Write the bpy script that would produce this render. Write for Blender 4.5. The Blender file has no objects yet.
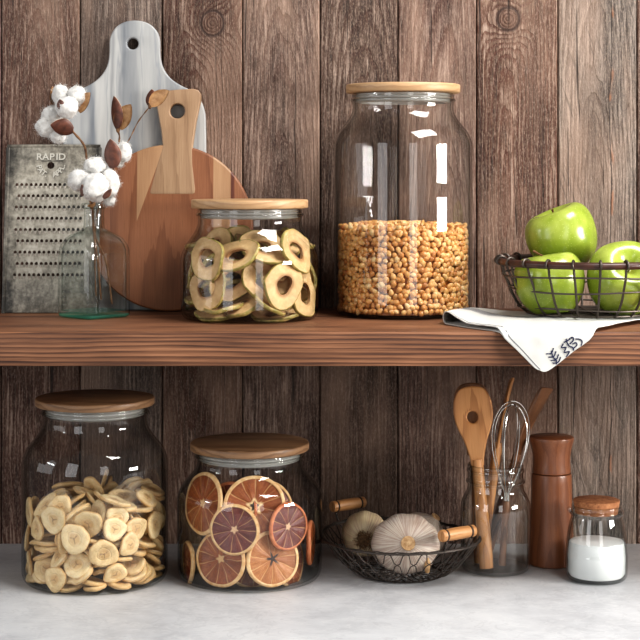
import bpy, bmesh, math, random
from mathutils import Vector, Matrix, Euler, Quaternion, noise as mnoise
PI = math.pi
sc = bpy.context.scene
COL = sc.collection
random.seed(11)

# ------------------------------------------------------------------ frame of reference
# shelf top is z = 0, wall face is y = 0, counter top is z = CZ; metres.
DW, EYE, FOC = 2.345, 0.1964, 1650.0
CZ = -0.334
def W(px, py, d):
    "world point seen at photo pixel px,py at distance d from the lens plane"
    return Vector(((px-320)*d/FOC, d-DW, EYE-(py-170)*d/FOC))
def WX(px, d): return (px-320)*d/FOC

# ------------------------------------------------------------------ scene graph helpers
def thing(name, label, cat, loc=(0,0,0), rot=(0,0,0), group=None):
    o = bpy.data.objects.new(name, None); COL.objects.link(o)
    o.empty_display_size = .02
    o.location = loc; o.rotation_euler = rot
    o['label'] = label; o['category'] = cat
    if group: o['group'] = group
    return o
def tag(o, label, cat, group=None):
    o['label'] = label; o['category'] = cat
    if group: o['group'] = group
    return o

class MB:
    def __init__(s): s.v=[]; s.f=[]; s.mi=[]; s.cur=0
    def face(s, f): s.f.append(f); s.mi.append(s.cur)
    def add(s, verts, faces, M=None):
        b=len(s.v)
        for p in verts:
            p=Vector(p); s.v.append(M@p if M else p)
        for f in faces: s.face([b+i for i in f])
    def lathe(s, prof, n=64, M=None, closed=False, c=(0,0)):
        vs=[];fs=[];m=len(prof)
        for (r,z) in prof:
            for k in range(n):
                a=2*PI*k/n; vs.append((c[0]+r*math.cos(a), c[1]+r*math.sin(a), z))
        for i in range(m if closed else m-1):
            j=(i+1)%m
            for k in range(n):
                l=(k+1)%n; fs.append([i*n+k,i*n+l,j*n+l,j*n+k])
        if not closed:
            fs.append([k for k in range(n)][::-1]); fs.append([(m-1)*n+k for k in range(n)])
        s.add(vs,fs,M)
    def tube(s, pts, r, n=8, closed=False, M=None, flat=None):
        pts=[Vector(p) for p in pts]; m=len(pts)
        rr = r if isinstance(r,(list,tuple)) else [r]*m
        vs=[];fs=[]; up=None
        for i,p in enumerate(pts):
            a = pts[(i-1)%m] if (closed or i>0) else p
            b = pts[(i+1)%m] if (closed or i<m-1) else p
            t=(b-a).normalized()
            if up is None:
                up = Vector((0,0,1)) if abs(t.z)<.9 else Vector((1,0,0))
            x=(up - t*up.dot(t))
            if x.length<1e-6: x=t.orthogonal()
            x.normalize(); y=t.cross(x); up=x
            for k in range(n):
                an=2*PI*k/n
                vs.append(p+ (x*math.cos(an)*(flat or 1)+y*math.sin(an))*rr[i])
        for i in range(m if closed else m-1):
            j=(i+1)%m
            for k in range(n):
                l=(k+1)%n; fs.append([i*n+k,i*n+l,j*n+l,j*n+k])
        if not closed:
            fs.append([k for k in range(n)][::-1]); fs.append([(m-1)*n+k for k in range(n)])
        s.add(vs,fs,M)
    def box(s, lo, hi, M=None):
        x0,y0,z0=lo; x1,y1,z1=hi
        s.add([(x0,y0,z0),(x1,y0,z0),(x1,y1,z0),(x0,y1,z0),(x0,y0,z1),(x1,y0,z1),(x1,y1,z1),(x0,y1,z1)],
              [[0,3,2,1],[4,5,6,7],[0,1,5,4],[1,2,6,5],[2,3,7,6],[3,0,4,7]],M)
    def grid(s, P, closed_u=False, M=None):
        nu=len(P); nv=len(P[0]); vs=[p for row in P for p in row]; fs=[]
        for i in range(nu if closed_u else nu-1):
            j=(i+1)%nu
            for k in range(nv-1): fs.append([i*nv+k,j*nv+k,j*nv+k+1,i*nv+k+1])
        s.add(vs,fs,M)
    def mesh(s, name, mats, sharp=40):
        me=bpy.data.meshes.new(name); me.from_pydata([tuple(p) for p in s.v],[],s.f)
        for m in (mats if isinstance(mats,(list,tuple)) else [mats]): me.materials.append(m)
        me.polygons.foreach_set('material_index', s.mi)
        bm=bmesh.new(); bm.from_mesh(me); bmesh.ops.recalc_face_normals(bm,faces=bm.faces); bm.to_mesh(me); bm.free()
        me.polygons.foreach_set('use_smooth',[True]*len(me.polygons))
        me.set_sharp_from_angle(angle=math.radians(sharp)); me.update()
        return me
    def obj(s, name, mats, parent=None, sharp=40):
        o=bpy.data.objects.new(name, s.mesh(name,mats,sharp)); COL.objects.link(o)
        if parent: o.parent=parent
        return o
def link(name, me, parent=None, loc=(0,0,0), rot=None):
    o=bpy.data.objects.new(name,me); COL.objects.link(o); o.location=loc
    if rot is not None: o.rotation_euler=rot
    if parent: o.parent=parent
    return o
def crom(pts, n=6, closed=False):
    "Catmull-Rom through the points"
    pts=[Vector(p) for p in pts]; m=len(pts); out=[]
    for i in range(m if closed else m-1):
        g=lambda k: pts[k%m] if closed else pts[max(0,min(m-1,k))]
        a,b,c,d=g(i-1),g(i),g(i+1),g(i+2)
        for q in range(n):
            t=q/n
            out.append(.5*((2*b)+(c-a)*t+(2*a-5*b+4*c-d)*t*t+(3*b-a-3*c+d)*t**3))
    if not closed: out.append(pts[-1])
    return out
def plate(name, outlines, thick, bevel, mat, parent=None, res=3):
    "solid plate from closed outlines in (x,z): the first is the rim, others are holes; faces -y"
    cu=bpy.data.curves.new(name,'CURVE'); cu.dimensions='2D'; cu.fill_mode='BOTH'
    cu.extrude=max(thick/2-bevel,0); cu.bevel_depth=bevel; cu.bevel_resolution=res; cu.offset=-bevel
    for o in outlines:
        sp=cu.splines.new('POLY'); sp.points.add(len(o)-1); sp.use_cyclic_u=True
        for p,q in zip(sp.points,o): p.co=(q[0],q[1],0,1)
    tmp=bpy.data.objects.new('tmp',cu); COL.objects.link(tmp)
    me=bpy.data.meshes.new_from_object(tmp.evaluated_get(bpy.context.evaluated_depsgraph_get()))
    bpy.data.objects.remove(tmp); bpy.data.curves.remove(cu)
    me.transform(Matrix.Rotation(PI/2,4,'X'))
    me.materials.clear(); me.materials.append(mat); me.name=name
    bm=bmesh.new(); bm.from_mesh(me); bmesh.ops.remove_doubles(bm,verts=bm.verts,dist=1e-6)
    bmesh.ops.recalc_face_normals(bm,faces=bm.faces); bm.to_mesh(me); bm.free()
    me.polygons.foreach_set('use_smooth',[True]*len(me.polygons)); me.set_sharp_from_angle(angle=math.radians(30))
    return link(name,me,parent)
def text_mesh(name, s, size, mat, depth=.0004):
    cu=bpy.data.curves.new(name,'FONT'); cu.body=s; cu.size=size; cu.offset=size*.025; cu.extrude=depth; cu.align_x='CENTER'; cu.align_y='CENTER'
    tmp=bpy.data.objects.new('tmp',cu); COL.objects.link(tmp)
    me=bpy.data.meshes.new_from_object(tmp.evaluated_get(bpy.context.evaluated_depsgraph_get()))
    bpy.data.objects.remove(tmp); bpy.data.curves.remove(cu)
    return me
def circle(cx,cz,r,n=32,rz=None):
    return [(cx+r*math.cos(2*PI*k/n), cz+(rz or r)*math.sin(2*PI*k/n)) for k in range(n)]
def nz(p, s=1.0, o=0.0): return mnoise.noise(Vector(p)*s+Vector((o,o*1.7,-o)))

# ------------------------------------------------------------------ shader helpers
class V:
    nt=None
    def __init__(s,x): s.x=x
    @staticmethod
    def m(op,*a):
        n=V.nt.nodes.new('ShaderNodeMath'); n.operation=op
        for i,q in enumerate(a):
            if isinstance(q,V): V.nt.links.new(q.x,n.inputs[i])
            else: n.inputs[i].default_value=q
        return V(n.outputs[0])
    def __add__(s,o): return V.m('ADD',s,o)
    __radd__=__add__
    def __mul__(s,o): return V.m('MULTIPLY',s,o)
    __rmul__=__mul__
    def __sub__(s,o): return V.m('SUBTRACT',s,o)
    def __rsub__(s,o): return V.m('SUBTRACT',o,s)
    def __truediv__(s,o): return V.m('DIVIDE',s,o)
    def __neg__(s): return s*-1.0
def sin(a): return V.m('SINE',a)
def sqrt(a): return V.m('SQRT',a)
def vabs(a): return V.m('ABSOLUTE',a)
def frac(a): return V.m('FRACT',a)
def floor(a): return V.m('FLOOR',a)
def vpow(a,b): return V.m('POWER',a,b)
def vmin(a,b): return V.m('MINIMUM',a,b)
def vmax(a,b): return V.m('MAXIMUM',a,b)
def clamp(a): return vmin(vmax(a,0.0),1.0)
def atan2(a,b): return V.m('ARCTAN2',a,b)
def exp(a): return V.m('EXPONENT',a)
def sstep(a,lo,hi):
    n=V.nt.nodes.new('ShaderNodeMapRange'); n.interpolation_type='SMOOTHSTEP'
    V.nt.links.new(a.x,n.inputs[0]); n.inputs[1].default_value=lo; n.inputs[2].default_value=hi
    return V(n.outputs[0])
def xyz(x,y,z):
    n=V.nt.nodes.new('ShaderNodeCombineXYZ')
    for i,q in enumerate((x,y,z)):
        if isinstance(q,V): V.nt.links.new(q.x,n.inputs[i])
        else: n.inputs[i].default_value=q
    return V(n.outputs[0])
def noi(vec,scale=1.0,detail=3.0,rough=.55,dist=0.0):
    n=V.nt.nodes.new('ShaderNodeTexNoise'); V.nt.links.new(vec.x,n.inputs['Vector'])
    n.inputs['Scale'].default_value=scale; n.inputs['Detail'].default_value=detail
    n.inputs['Roughness'].default_value=rough; n.inputs['Distortion'].default_value=dist
    return V(n.outputs[0])
def vor(vec,scale,feature='F1'):
    n=V.nt.nodes.new('ShaderNodeTexVoronoi'); n.feature=feature; V.nt.links.new(vec.x,n.inputs['Vector']); n.inputs['Scale'].default_value=scale
    return V(n.outputs[0])
def coord(kind='Object'):
    n=V.nt.nodes.new('ShaderNodeTexCoord'); c=V(n.outputs[kind])
    m=V.nt.nodes.new('ShaderNodeSeparateXYZ'); V.nt.links.new(c.x,m.inputs[0])
    return c,V(m.outputs[0]),V(m.outputs[1]),V(m.outputs[2])
def attr(name,out='Fac'):
    n=V.nt.nodes.new('ShaderNodeAttribute'); n.attribute_name=name; return V(n.outputs[out])
def objinfo(out): return V(V.nt.nodes.new('ShaderNodeObjectInfo').outputs[out])
def lin(c):
    return tuple((x/255/12.92 if x/255<=.04045 else ((x/255+.055)/1.055)**2.4) for x in c[:3])+(1.0,)
def mix(f,a,b,blend='MIX'):
    n=V.nt.nodes.new('ShaderNodeMix'); n.data_type='RGBA'; n.blend_type=blend
    for i,q in ((0,f),(6,a),(7,b)):
        if isinstance(q,V): V.nt.links.new(q.x,n.inputs[i])
        elif i==0: n.inputs[0].default_value=q
        else: n.inputs[i].default_value=lin(q)
    return V(n.outputs[2])
def ramp(f,stops):
    n=V.nt.nodes.new('ShaderNodeValToRGB'); V.nt.links.new(f.x,n.inputs[0]); e=n.color_ramp.elements
    while len(e)<len(stops): e.new(.5)
    for q,(p,c) in zip(e,stops): q.position=p; q.color=lin(c)
    return V(n.outputs[0])
def material(name, fn):
    m=bpy.data.materials.new(name); m.use_nodes=True; V.nt=m.node_tree
    b=V.nt.nodes['Principled BSDF']
    p=fn() or {}
    for k,q in p.items():
        if k=='bump':
            n=V.nt.nodes.new('ShaderNodeBump'); n.inputs['Strength'].default_value=q[1]; n.inputs['Distance'].default_value=q[2]
            V.nt.links.new(q[0].x,n.inputs['Height']); V.nt.links.new(n.outputs[0],b.inputs['Normal'])
        elif isinstance(q,V): V.nt.links.new(q.x,b.inputs[k])
        elif isinstance(q,tuple) and len(q)==3 and k in('Base Color','Subsurface Radius','Sheen Tint','Emission Color'):
            b.inputs[k].default_value = lin(q) if k!='Subsurface Radius' else q
        else: b.inputs[k].default_value=q
    return m
def glass_material(name, tint, edge, refl=1.0, rough=0.0, body=0.0, bodycol=(255,255,255)):
    "clear thin-walled glass: mirror reflection by Fresnel over tinted see-through that darkens along the rim"
    m=bpy.data.materials.new(name); m.use_nodes=True; nt=m.node_tree; V.nt=nt
    nt.nodes.remove(nt.nodes['Principled BSDF']); out=nt.nodes['Material Output']
    lw=nt.nodes.new('ShaderNodeLayerWeight'); lw.inputs[0].default_value=.5
    f=V(lw.outputs['Facing'])
    tr=nt.nodes.new('ShaderNodeBsdfTransparent'); nt.links.new(mix(vpow(f,3.2),tint,edge).x,tr.inputs[0])
    gl=nt.nodes.new('ShaderNodeBsdfGlossy'); gl.inputs['Roughness'].default_value=rough
    bk=V(nt.nodes.new('ShaderNodeNewGeometry').outputs['Backfacing'])
    F=(vpow(f,5.0)*.90+.048)*(1.0-bk*.85)
    mx=nt.nodes.new('ShaderNodeMixShader'); nt.links.new((F*refl).x,mx.inputs[0])
    src=tr
    if body:
        df=nt.nodes.new('ShaderNodeBsdfDiffuse'); df.inputs[0].default_value=lin(bodycol)
        src=nt.nodes.new('ShaderNodeMixShader'); src.inputs[0].default_value=body; nt.links.new(tr.outputs[0],src.inputs[1]); nt.links.new(df.outputs[0],src.inputs[2])
    nt.links.new(src.outputs[0],mx.inputs[1]); nt.links.new(gl.outputs[0],mx.inputs[2]); nt.links.new(mx.outputs[0],out.inputs[0])
    return m
# ------------------------------------------------------------------ materials
def wood(name, dark, mid, light, axis='z', ring=.006, grain=1.0, rough=.55, slope=.10, warp=.02, off=(0.0,.013,0.0), bump=.15, strips=None, fig=.55, tint=None):
    "sawn timber with growth rings, running along one axis of the object"
    def fn():
        c,x,y,z=coord()
        a,u,w = {'z':(z,x,y),'x':(x,z,y),'y':(y,x,z)}[axis]
        u=u+off[0]; w=w+off[1]
        wv=xyz(u*6.0,w*6.0,a*2.2)
        n1=noi(wv,2.0,2.0)-.5
        n2=noi(wv,7.0,2.0)-.5
        uu=u+n1*warp+n2*(warp*.25)
        dd=w+a*slope+n1*warp*1.5
        R=sqrt(uu*uu+dd*dd)/ring
        n3=noi(xyz(u*40.0,w*40.0,a*3.0),3.0,2.0)
        s=frac(R+n3*.7)
        late=sstep(s,.35,.95)*(1.0-sstep(s,.95,1.0))
        fib=noi(xyz(u*900.0,w*900.0,a*22.0),1.0,3.0,.6)
        pore=sstep(noi(xyz(u*1500.0,w*1500.0,a*45.0),1.0,1.0),.62,.75)
        pat=noi(xyz(u*12.0,w*12.0,a*5.0),2.0,2.0)
        f=late*fig+(fib-.5)*.7*grain+(pat-.5)*.5+.25
        col=ramp(clamp(f),[(0.0,light),(.45,mid),(1.0,dark)])
        col=mix(pore*.45*grain,col,dark)
        if strips:
            for (lo,hi,d2,m2,l2,sl,z0) in strips:
                k=sstep(x,lo,lo+.0006)*(1.0-sstep(x-(z-z0)*sl,hi,hi+.0006))
                col=mix(k,col,ramp(clamp(f),[(0.0,l2),(.5,m2),(1.0,d2)]))
        if tint: col=mix(1.0,col,tint,'MULTIPLY')
        return {'Base Color':col,'Roughness':rough,'bump':((1.0-fib)*.6-late*.4-pore*.5,bump,.0006)}
    return material(name,fn)

def barn_wood():
    "weathered vertical planks: per plank data comes in as mesh attributes"
    def fn():
        c,x,y,z=coord()
        u=attr('plank_u'); r=attr('plank_r'); base=attr('plank_col','Color'); gw=attr('plank_g')
        ku=attr('knot_u'); kv=attr('knot_v')
        rr=r*17.0
        n0=noi(xyz(u*5.0+rr,z*1.6,rr),1.6,2.0)-.5
        n1=noi(xyz(u*16.0+rr,z*4.5,rr*1.3),1.6,2.0)-.5
        du=u-ku; dv=z-kv
        kd=sqrt(du*du*1.0+dv*dv*.8)
        kn=exp(-(kd*kd)/.0010)
        # rings: trunk axis behind the plank, drifting in depth along the length
        cu=u-(r-.5)*.035
        uu=cu+n0*.030+n1*.010
        depth=(z*.085+(r-.4)*.05)+n0*.030+n1*.008
        R=sqrt(uu*uu+depth*depth+.00003)+kn*.034
        Rk=kd
        ringf=R/.0052+noi(xyz(u*60.0,z*5.0,rr),2.0,2.0)*.8
        s=frac(ringf)
        late=sstep(s,.25,.92)*(1.0-sstep(s,.92,1.0))
        s2=frac(Rk/.0042+n1*1.3)
        knr=sstep(s2,.3,.9)*(1.0-sstep(s2,.9,1.0))
        kmask=1.0-sstep(kd+n1*.012,.0135,.0185)
        late=late*(1.0-kmask)+knr*kmask
        fib=noi(xyz(u*700.0+rr,rr,z*14.0),1.0,4.0,.65)
        fib2=noi(xyz(u*240.0+rr,rr,z*6.0),1.0,3.0,.6)
        spk=noi(xyz(u*900.0+rr,rr,z*160.0),1.0,2.0,.6)
        crack=sstep(noi(xyz(u*130.0+n0*2.0+rr,rr*2.0,z*3.2),1.0,3.0,.65),.63,.70)
        blot=noi(xyz(u*14.0+rr,rr,z*5.0),1.4,4.0,.65)
        stain=sstep(noi(xyz(u*9.0+rr,rr+3.0,z*2.2),1.5,3.0,.6),.5,.78)
        gr=noi(xyz(u*420.0+n1*6.0+rr,rr+2.0,z*52.0),1.0,4.0,.7)
        pit=sstep(noi(xyz(u*330.0+rr,rr+5.0,z*40.0),1.0,3.0,.65),.60,.72)
        f=(fib-.5)*1.6+(fib2-.5)*1.3+(gr-.5)*1.5+(blot-.5)*1.5-late*(.30+kn*.3)-pit*.35+.70
        col=mix(clamp(f),mix(1.0,base,(62,52,48),'MULTIPLY'),base)
        col=mix(clamp((f-.75)*.9),col,(190,170,155))
        warm=mix(1.0,base,(225,165,135),'MULTIPLY')
        col=mix(clamp(late*((1.0-gw)*.5+kn*.6)),col,mix(clamp(kn),warm,mix(1.0,base,(150,120,104),'MULTIPLY')))
        iso=noi(xyz(u*520.0+rr,rr,z*300.0),1.0,3.0,.7)
        col=mix(clamp((iso-.52)*3.6)*.42,col,(170,148,132)); col=mix(clamp((.47-iso)*4.0)*.5,col,mix(1.0,base,(96,84,78),'MULTIPLY'))
        lo=noi(xyz(u*7.0+rr,rr+9.0,z*1.3),1.5,3.0,.6)
        col=mix(sstep(lo,.42,.68)*.42,col,(176,146,126))
        col=mix(stain*.55,col,mix(1.0,base,(105,88,80),'MULTIPLY'))
        col=mix(clamp((spk-.54)*4.0)*.45,col,(186,166,150))
        col=mix(crack*.8,col,(36,26,22))
        sp=u-.0185+n1*.016+(gr-.5)*.004
        split=(1.0-sstep(vabs(sp),.0003,.0011))*sstep(gw,.9,.95)
        chip=(1.0-sstep(vabs(sp-.0015),.0008,.0028))*sstep(gw,.9,.95)*sstep(noi(xyz(u*30.0,rr,z*22.0),1.0,2.0),.55,.66)
        col=mix(chip*.6,col,(150,96,62)); col=mix(split*.85,col,(34,26,22))
        dg=noi(xyz((u+z*.33)*190.0,rr,z*9.0),1.0,2.0,.5)
        col=mix((1.0-sstep(dg,.28,.40))*sstep(gw,.9,.95)*.55,col,(70,62,56))
        col=mix(kmask*.25,col,(84,54,40)); col=mix(sstep(kd+n1*.01,.0125,.015)*(1.0-sstep(kd+n1*.01,.016,.0195))*.7,col,(44,28,22))
        h=f*.6-late*.3-crack*1.6-pit*.8+(spk-.5)*.4
        return {'Base Color':col,'Roughness':.62,'Specular IOR Level':.35,'bump':(h,.65,.0016)}
    return material('weathered barn wood',fn)

M={}
M['barn']=barn_wood()
def shelfwood():
    c,x,y,z=coord()
    n0=noi(xyz(x*1.6,y*4.0,z*9.0),1.0,2.0)-.5
    n1=noi(xyz(x*5.0,y*14.0,z*30.0),1.0,2.0)-.5
    dist=sqrt((z+.11+n0*.010)*(z+.11+n0*.010)+(y+.10)*(y+.10)*.35)+n1*.0035+x*.003
    s=frac(dist/.0030)
    late=sstep(s,.15,.8)*(1.0-sstep(s,.86,1.0))
    fib=noi(xyz(x*9.0,y*500.0,z*700.0),1.0,4.0,.65)
    pat=noi(xyz(x*4.0,y*16.0,z*45.0),1.5,3.0,.6)
    bl=noi(xyz(x*3.0,y*6.0,z*10.0),2.0,2.0)
    f=late*.42+(fib-.5)*1.3+(pat-.5)*.9+(bl-.5)*.7+.30
    col=ramp(clamp(f),[(0.0,(160,114,84)),(.35,(128,88,63)),(.7,(96,64,47)),(1.0,(58,38,30))])
    return {'Base Color':col,'Roughness':.5,'Specular IOR Level':.35,'bump':(fib*.7-late*.6,.4,.001)}
M['shelf']=material('stained pine shelf',shelfwood)
M['lid']=wood('pale acacia lid',(142,108,76),(178,142,104),(196,162,124),axis='x',ring=.007,grain=.6,rough=.45,bump=.08,fig=.4)
M['lid_shaded']=wood('acacia lid in painted shade',(98,70,48),(134,101,72),(158,124,92),axis='x',ring=.007,grain=.6,rough=.45,bump=.08,fig=.5)  # same lid wood, darkened: the shelf's shade is put into the colour
L=( (116,82,56),(154,118,86),(174,138,104))
M['round']=wood('acacia board',(82,46,28),(122,76,48),(144,96,66),axis='z',ring=.022,rough=.42,slope=.12,warp=.03,off=(.012,.03,.0),bump=.1,fig=.32,
   strips=[(-.046,-.046,)+L+(.36,.125),(.060,.084,)+L+(0.0,0.0),(.0848,.0895,(60,28,18),(84,42,28),(110,60,40),0.0,0.0)])
M['boardhandle']=wood('acacia sapwood',(112,84,60),(150,120,92),(170,140,110),axis='z',ring=.013,rough=.45,slope=.06,warp=.02,bump=.12,fig=.3,off=(.02,.03,0))
M['spoon']=wood('olive wood spoon',(132,82,44),(184,128,76),(204,150,98),axis='z',ring=.009,grain=.6,rough=.45,bump=.06,fig=.45)
M['spoondark']=wood('walnut brown and shaded wood',(74,46,28),(112,74,46),(138,94,62),axis='z',ring=.008,grain=.7,rough=.45,bump=.08)
M['mill']=wood('stained acacia mill',(84,48,30),(120,73,47),(140,90,60),axis='z',ring=.012,grain=1.0,rough=.34,bump=.08,slope=.03,warp=.015,fig=.3,off=(.01,.05,0))
M['dowel']=wood('turned birch handle',(128,84,48),(174,124,78),(194,146,98),axis='x',ring=.006,grain=.5,rough=.45,bump=.05,fig=.4)

def marble():
    c,x,y,z=coord()
    n=noi(xyz(x*10.0,y*10.0,z*1.6),1.6,4.0,.6)-.5
    w=x*52.0+z*1.2+n*4.2
    v1=1.0-sstep(vabs(sin(w)),.05,.75)
    v2=1.0-sstep(vabs(sin(w*2.3+n*6.0+1.0)),.0,.30)
    v3=1.0-sstep(vabs(sin(w*.53+.6)),.0,.16)
    cl=noi(xyz(x*30.0,y*30.0,z*2.6),1.5,4.0,.62)
    col=ramp(clamp(cl*1.5-.3),[(0,(134,136,138)),(.5,(176,175,172)),(1,(200,197,192))])
    col=mix(clamp(v1*(cl*2.2-.45)),col,(102,107,114)); col=mix(v2*.38,col,(120,126,134)); col=mix(clamp(v3*(cl*1.5-.4)),col,(76,80,88))
    return {'Base Color':col,'Roughness':.35}
M['marble']=material('grey veined white marble',marble)
def counter():
    c,x,y,z=coord()
    n=noi(c,7.0,5.0,.6,.4); n2=noi(c,38.0,4.0,.6); n3=noi(xyz(x*1.0,y*1.6,z),14.0,4.0,.65,1.2)
    v=1.0-sstep(vabs(n3-.5),.0,.035)
    col=ramp(clamp((n-.5)*1.9+(n2-.5)*.6+.5),[(0,(162,163,166)),(.5,(188,189,191)),(1,(204,205,206))])
    col=mix(v*.30,col,(206,206,205)); v2=1.0-sstep(vabs(noi(xyz(x*1.3,y*2.0,z),9.0,4.0,.65,1.6)-.47),.0,.03); col=mix(v2*.18,col,(132,133,137))
    return {'Base Color':col,'Roughness':.5,'bump':(n2,.08,.001)}
M['counter']=material('pale grey stone',counter)
def tin():
    c,x,y,z=coord()
    n=noi(c,26.0,6.0,.72,.3); n2=noi(c,150.0,4.0,.7); n3=noi(xyz(x,y,z*.35),60.0,4.0,.7)
    e=sstep(vabs(x),.040,.066)*.5+(1.0-sstep(z,.015,.075))*.30+sstep(z,.175,.225)*.25
    f=clamp((n-.5)*1.1+(n2-.5)*.9+(n3-.5)*.7+.60-e*.85)
    col=ramp(f,[(0,(56,53,48)),(.3,(112,107,97)),(.6,(162,156,143)),(1,(204,198,186))])
    return {'Base Color':col,'Metallic':.25,'Roughness':.45,'bump':(n2,.15,.0006)}
M['tin']=material('tarnished tin',tin)
M['tooth']=material('worn bright tin',lambda:{'Base Color':(196,191,180),'Metallic':.3,'Roughness':.35})
M['letter']=material('raised tin lettering',lambda:{'Base Color':(205,200,188),'Metallic':.5,'Roughness':.4})
M['letterdark']=material('painted letter shade and underline',lambda:{'Base Color':(52,50,46),'Metallic':.5,'Roughness':.5})
M['steel']=material('polished steel wire',lambda:{'Base Color':(215,213,208),'Metallic':1.0,'Roughness':.18})
M['wire']=material('dark bronze wire',lambda:{'Base Color':(84,76,70),'Metallic':.7,'Roughness':.42})
M['iron']=material('black iron wire',lambda:{'Base Color':(72,65,60),'Metallic':.6,'Roughness':.5})
def rimwood():
    c,x,y,z=coord(); n=noi(c,60.0,3.0)
    return {'Base Color':ramp(n,[(.3,(44,26,20)),(.7,(84,50,38))]),'Roughness':.38}
M['rim']=material('dark lacquered wood rim',rimwood)
M['gasket']=material('clear silicone',lambda:{'Base Color':(222,222,216),'Roughness':.25,'Transmission Weight':.35,'Alpha':.75})
M['jar']=glass_material('clear jar glass',(253,253,253),(140,145,142),1.25)
M['mason']=glass_material('clear mason glass',(251,252,252),(104,112,109),2.0)
M['jarin']=glass_material('inner face of jar glass',(253,253,253),(176,180,177),.15)
M['masonin']=glass_material('inner face of mason glass',(252,253,253),(156,163,160),.55)
M['aqua']=glass_material('pale aqua glass',(253,254,254),(140,168,160),1.3)
M['aquabase']=glass_material('thick aqua glass base',(206,234,226),(96,176,156),1.0,0.0,.16,(120,214,190))
def cork():
    c,x,y,z=coord(); n=noi(c,240.0,4.0,.7); n2=noi(c,90.0,3.0)
    col=ramp(clamp((n-.5)*1.6+(n2-.5)+.5),[(0,(84,48,28)),(.4,(150,96,60)),(1,(182,128,86))])
    return {'Base Color':col,'Roughness':.8,'bump':(n,.5,.001)}
M['cork']=material('cork',cork)
M['salt']=material('white salt',lambda:(lambda c:{'Base Color':(238,238,236),'Roughness':.8,'bump':(noi(c,900.0,2.0),.25,.0006)})(coord()[0]))
def cottonm():
    c,x,y,z=coord(); n=noi(c,160.0,4.0,.7,.5)
    return {'Base Color':ramp(n,[(.25,(190,186,180)),(.6,(218,216,212))]),'Roughness':1.0,'Subsurface Weight':.35,'Subsurface Radius':(.006,.006,.006),'Sheen Weight':.3,'bump':(n,.25,.0014)}
M['cotton']=material('cotton fluff',cottonm)
def husk():
    c,x,y,z=coord(); n=noi(c,120.0,3.0)
    g=V(V.nt.nodes.new('ShaderNodeNewGeometry').outputs['Backfacing'])
    out=ramp(n,[(.3,(64,34,24)),(.7,(112,66,48))]); inn=ramp(n,[(.3,(150,104,66)),(.7,(206,164,118))])
    return {'Base Color':mix(attr('inner'),out,inn),'Roughness':.5,'bump':(n,.2,.0008)}
M['husk']=material('dry cotton husk',husk)
def stemm():
    c,x,y,z=coord(); n=noi(c,150.0,3.0)
    return {'Base Color':ramp(n,[(.3,(74,48,32)),(.7,(134,98,66))]),'Roughness':.7}
M['stem']=material('dry brown stem',stemm)
def apple():
    c,x,y,z=coord()
    n=noi(c,26.0,3.0); sp=vor(c,330.0)
    a=noi(xyz(x,y,z*.2),70.0,3.0)
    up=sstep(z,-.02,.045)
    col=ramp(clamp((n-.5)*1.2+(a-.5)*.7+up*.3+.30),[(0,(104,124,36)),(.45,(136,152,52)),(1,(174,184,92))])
    spots=(1.0-sstep(sp,.10,.2))
    col=mix(spots*.45,col,(214,224,140))
    rad=sqrt(x*x+y*y); dim=(1.0-sstep(rad,.003,.013))*sstep(z,.0,.01)
    col=mix(dim*.6,col,(128,120,46))
    return {'Base Color':col,'Roughness':.24,'Specular IOR Level':.5,'Subsurface Weight':.12,'Subsurface Radius':(.004,.005,.001),'Coat Weight':.15,'Coat Roughness':.1}
M['apple']=material('green apple skin',apple)
M['applestem']=material('apple stem',lambda:{'Base Color':(104,68,36),'Roughness':.7})
def kern():
    r=attr('kern','Fac'); c,x,y,z=coord(); n=noi(c,300.0,2.0)
    col=ramp(clamp(r+(n-.5)*.35),[(0,(176,112,58)),(.4,(214,156,92)),(.75,(230,184,122)),(1,(240,212,162))])
    tip=attr('tip','Fac')
    col=mix(tip*.40,col,(238,214,170))
    return {'Base Color':col,'Roughness':.28,'Subsurface Weight':.15,'Subsurface Radius':(.003,.0015,.0005)}
M['corn']=material('popcorn kernels',kern)
def banana():
    c,x,y,z=coord()
    rnd=objinfo('Random'); ox=rnd*9.0
    r=attr('pr'); an=attr('pa')
    n=noi(xyz(x+ox,y,z),130.0,3.0,.6); n2=noi(xyz(x+ox,y,z),420.0,2.0)
    col=ramp(clamp((n-.5)*1.2+rnd*.4+.30),[(0,(204,168,116)),(.5,(230,203,154)),(1,(242,223,182))])
    core=(1.0-sstep(r,.30,.46))
    col=mix(core*.45,col,(190,140,78)); col=mix(sstep(n2,.62,.74)*.35,col,(150,104,58))
    sp=1.0-sstep(vabs(sin(an*1.5+rnd*3.0+n*2.5))*r,.0,.11)
    sp=sp*(1.0-sstep(r,.22,.42))*sstep(n2,.34,.5)
    col=mix(clamp(sp*(n*2.0))*.65,col,(110,70,40))
    ring=sstep(r,.40,.46)*(1.0-sstep(r,.46,.54))
    col=mix(ring*.16,col,(184,136,74))
    edge=sstep(r,.93,1.0)
    col=mix(edge*.5,col,(196,146,82))
    return {'Base Color':col,'Roughness':.55,'Subsurface Weight':.1,'Subsurface Radius':(.004,.003,.001),'bump':(n*.7+n2*.4-ring*.25,.8,.0018)}
M['banana']=material('dried banana',banana)
def aflesh():
    c,x,y,z=coord(); ox=objinfo('Random')*7.0; r=attr('pr')
    n=noi(xyz(x+ox,y,z),90.0,4.0,.65); n2=noi(xyz(x+ox,y,z),340.0,2.0)
    col=ramp(clamp((n-.5)*1.3+.5+(objinfo('Random')-.5)*.3),[(0,(176,136,88)),(.5,(208,174,124)),(1,(230,204,158))])
    col=mix((1.0-sstep(r,.42,.58))*.65,col,(134,82,40))
    return {'Base Color':col,'Roughness':.6,'bump':(n*.6+n2*.3,.6,.0016)}
M['aflesh']=material('dried apple flesh',aflesh)
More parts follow.
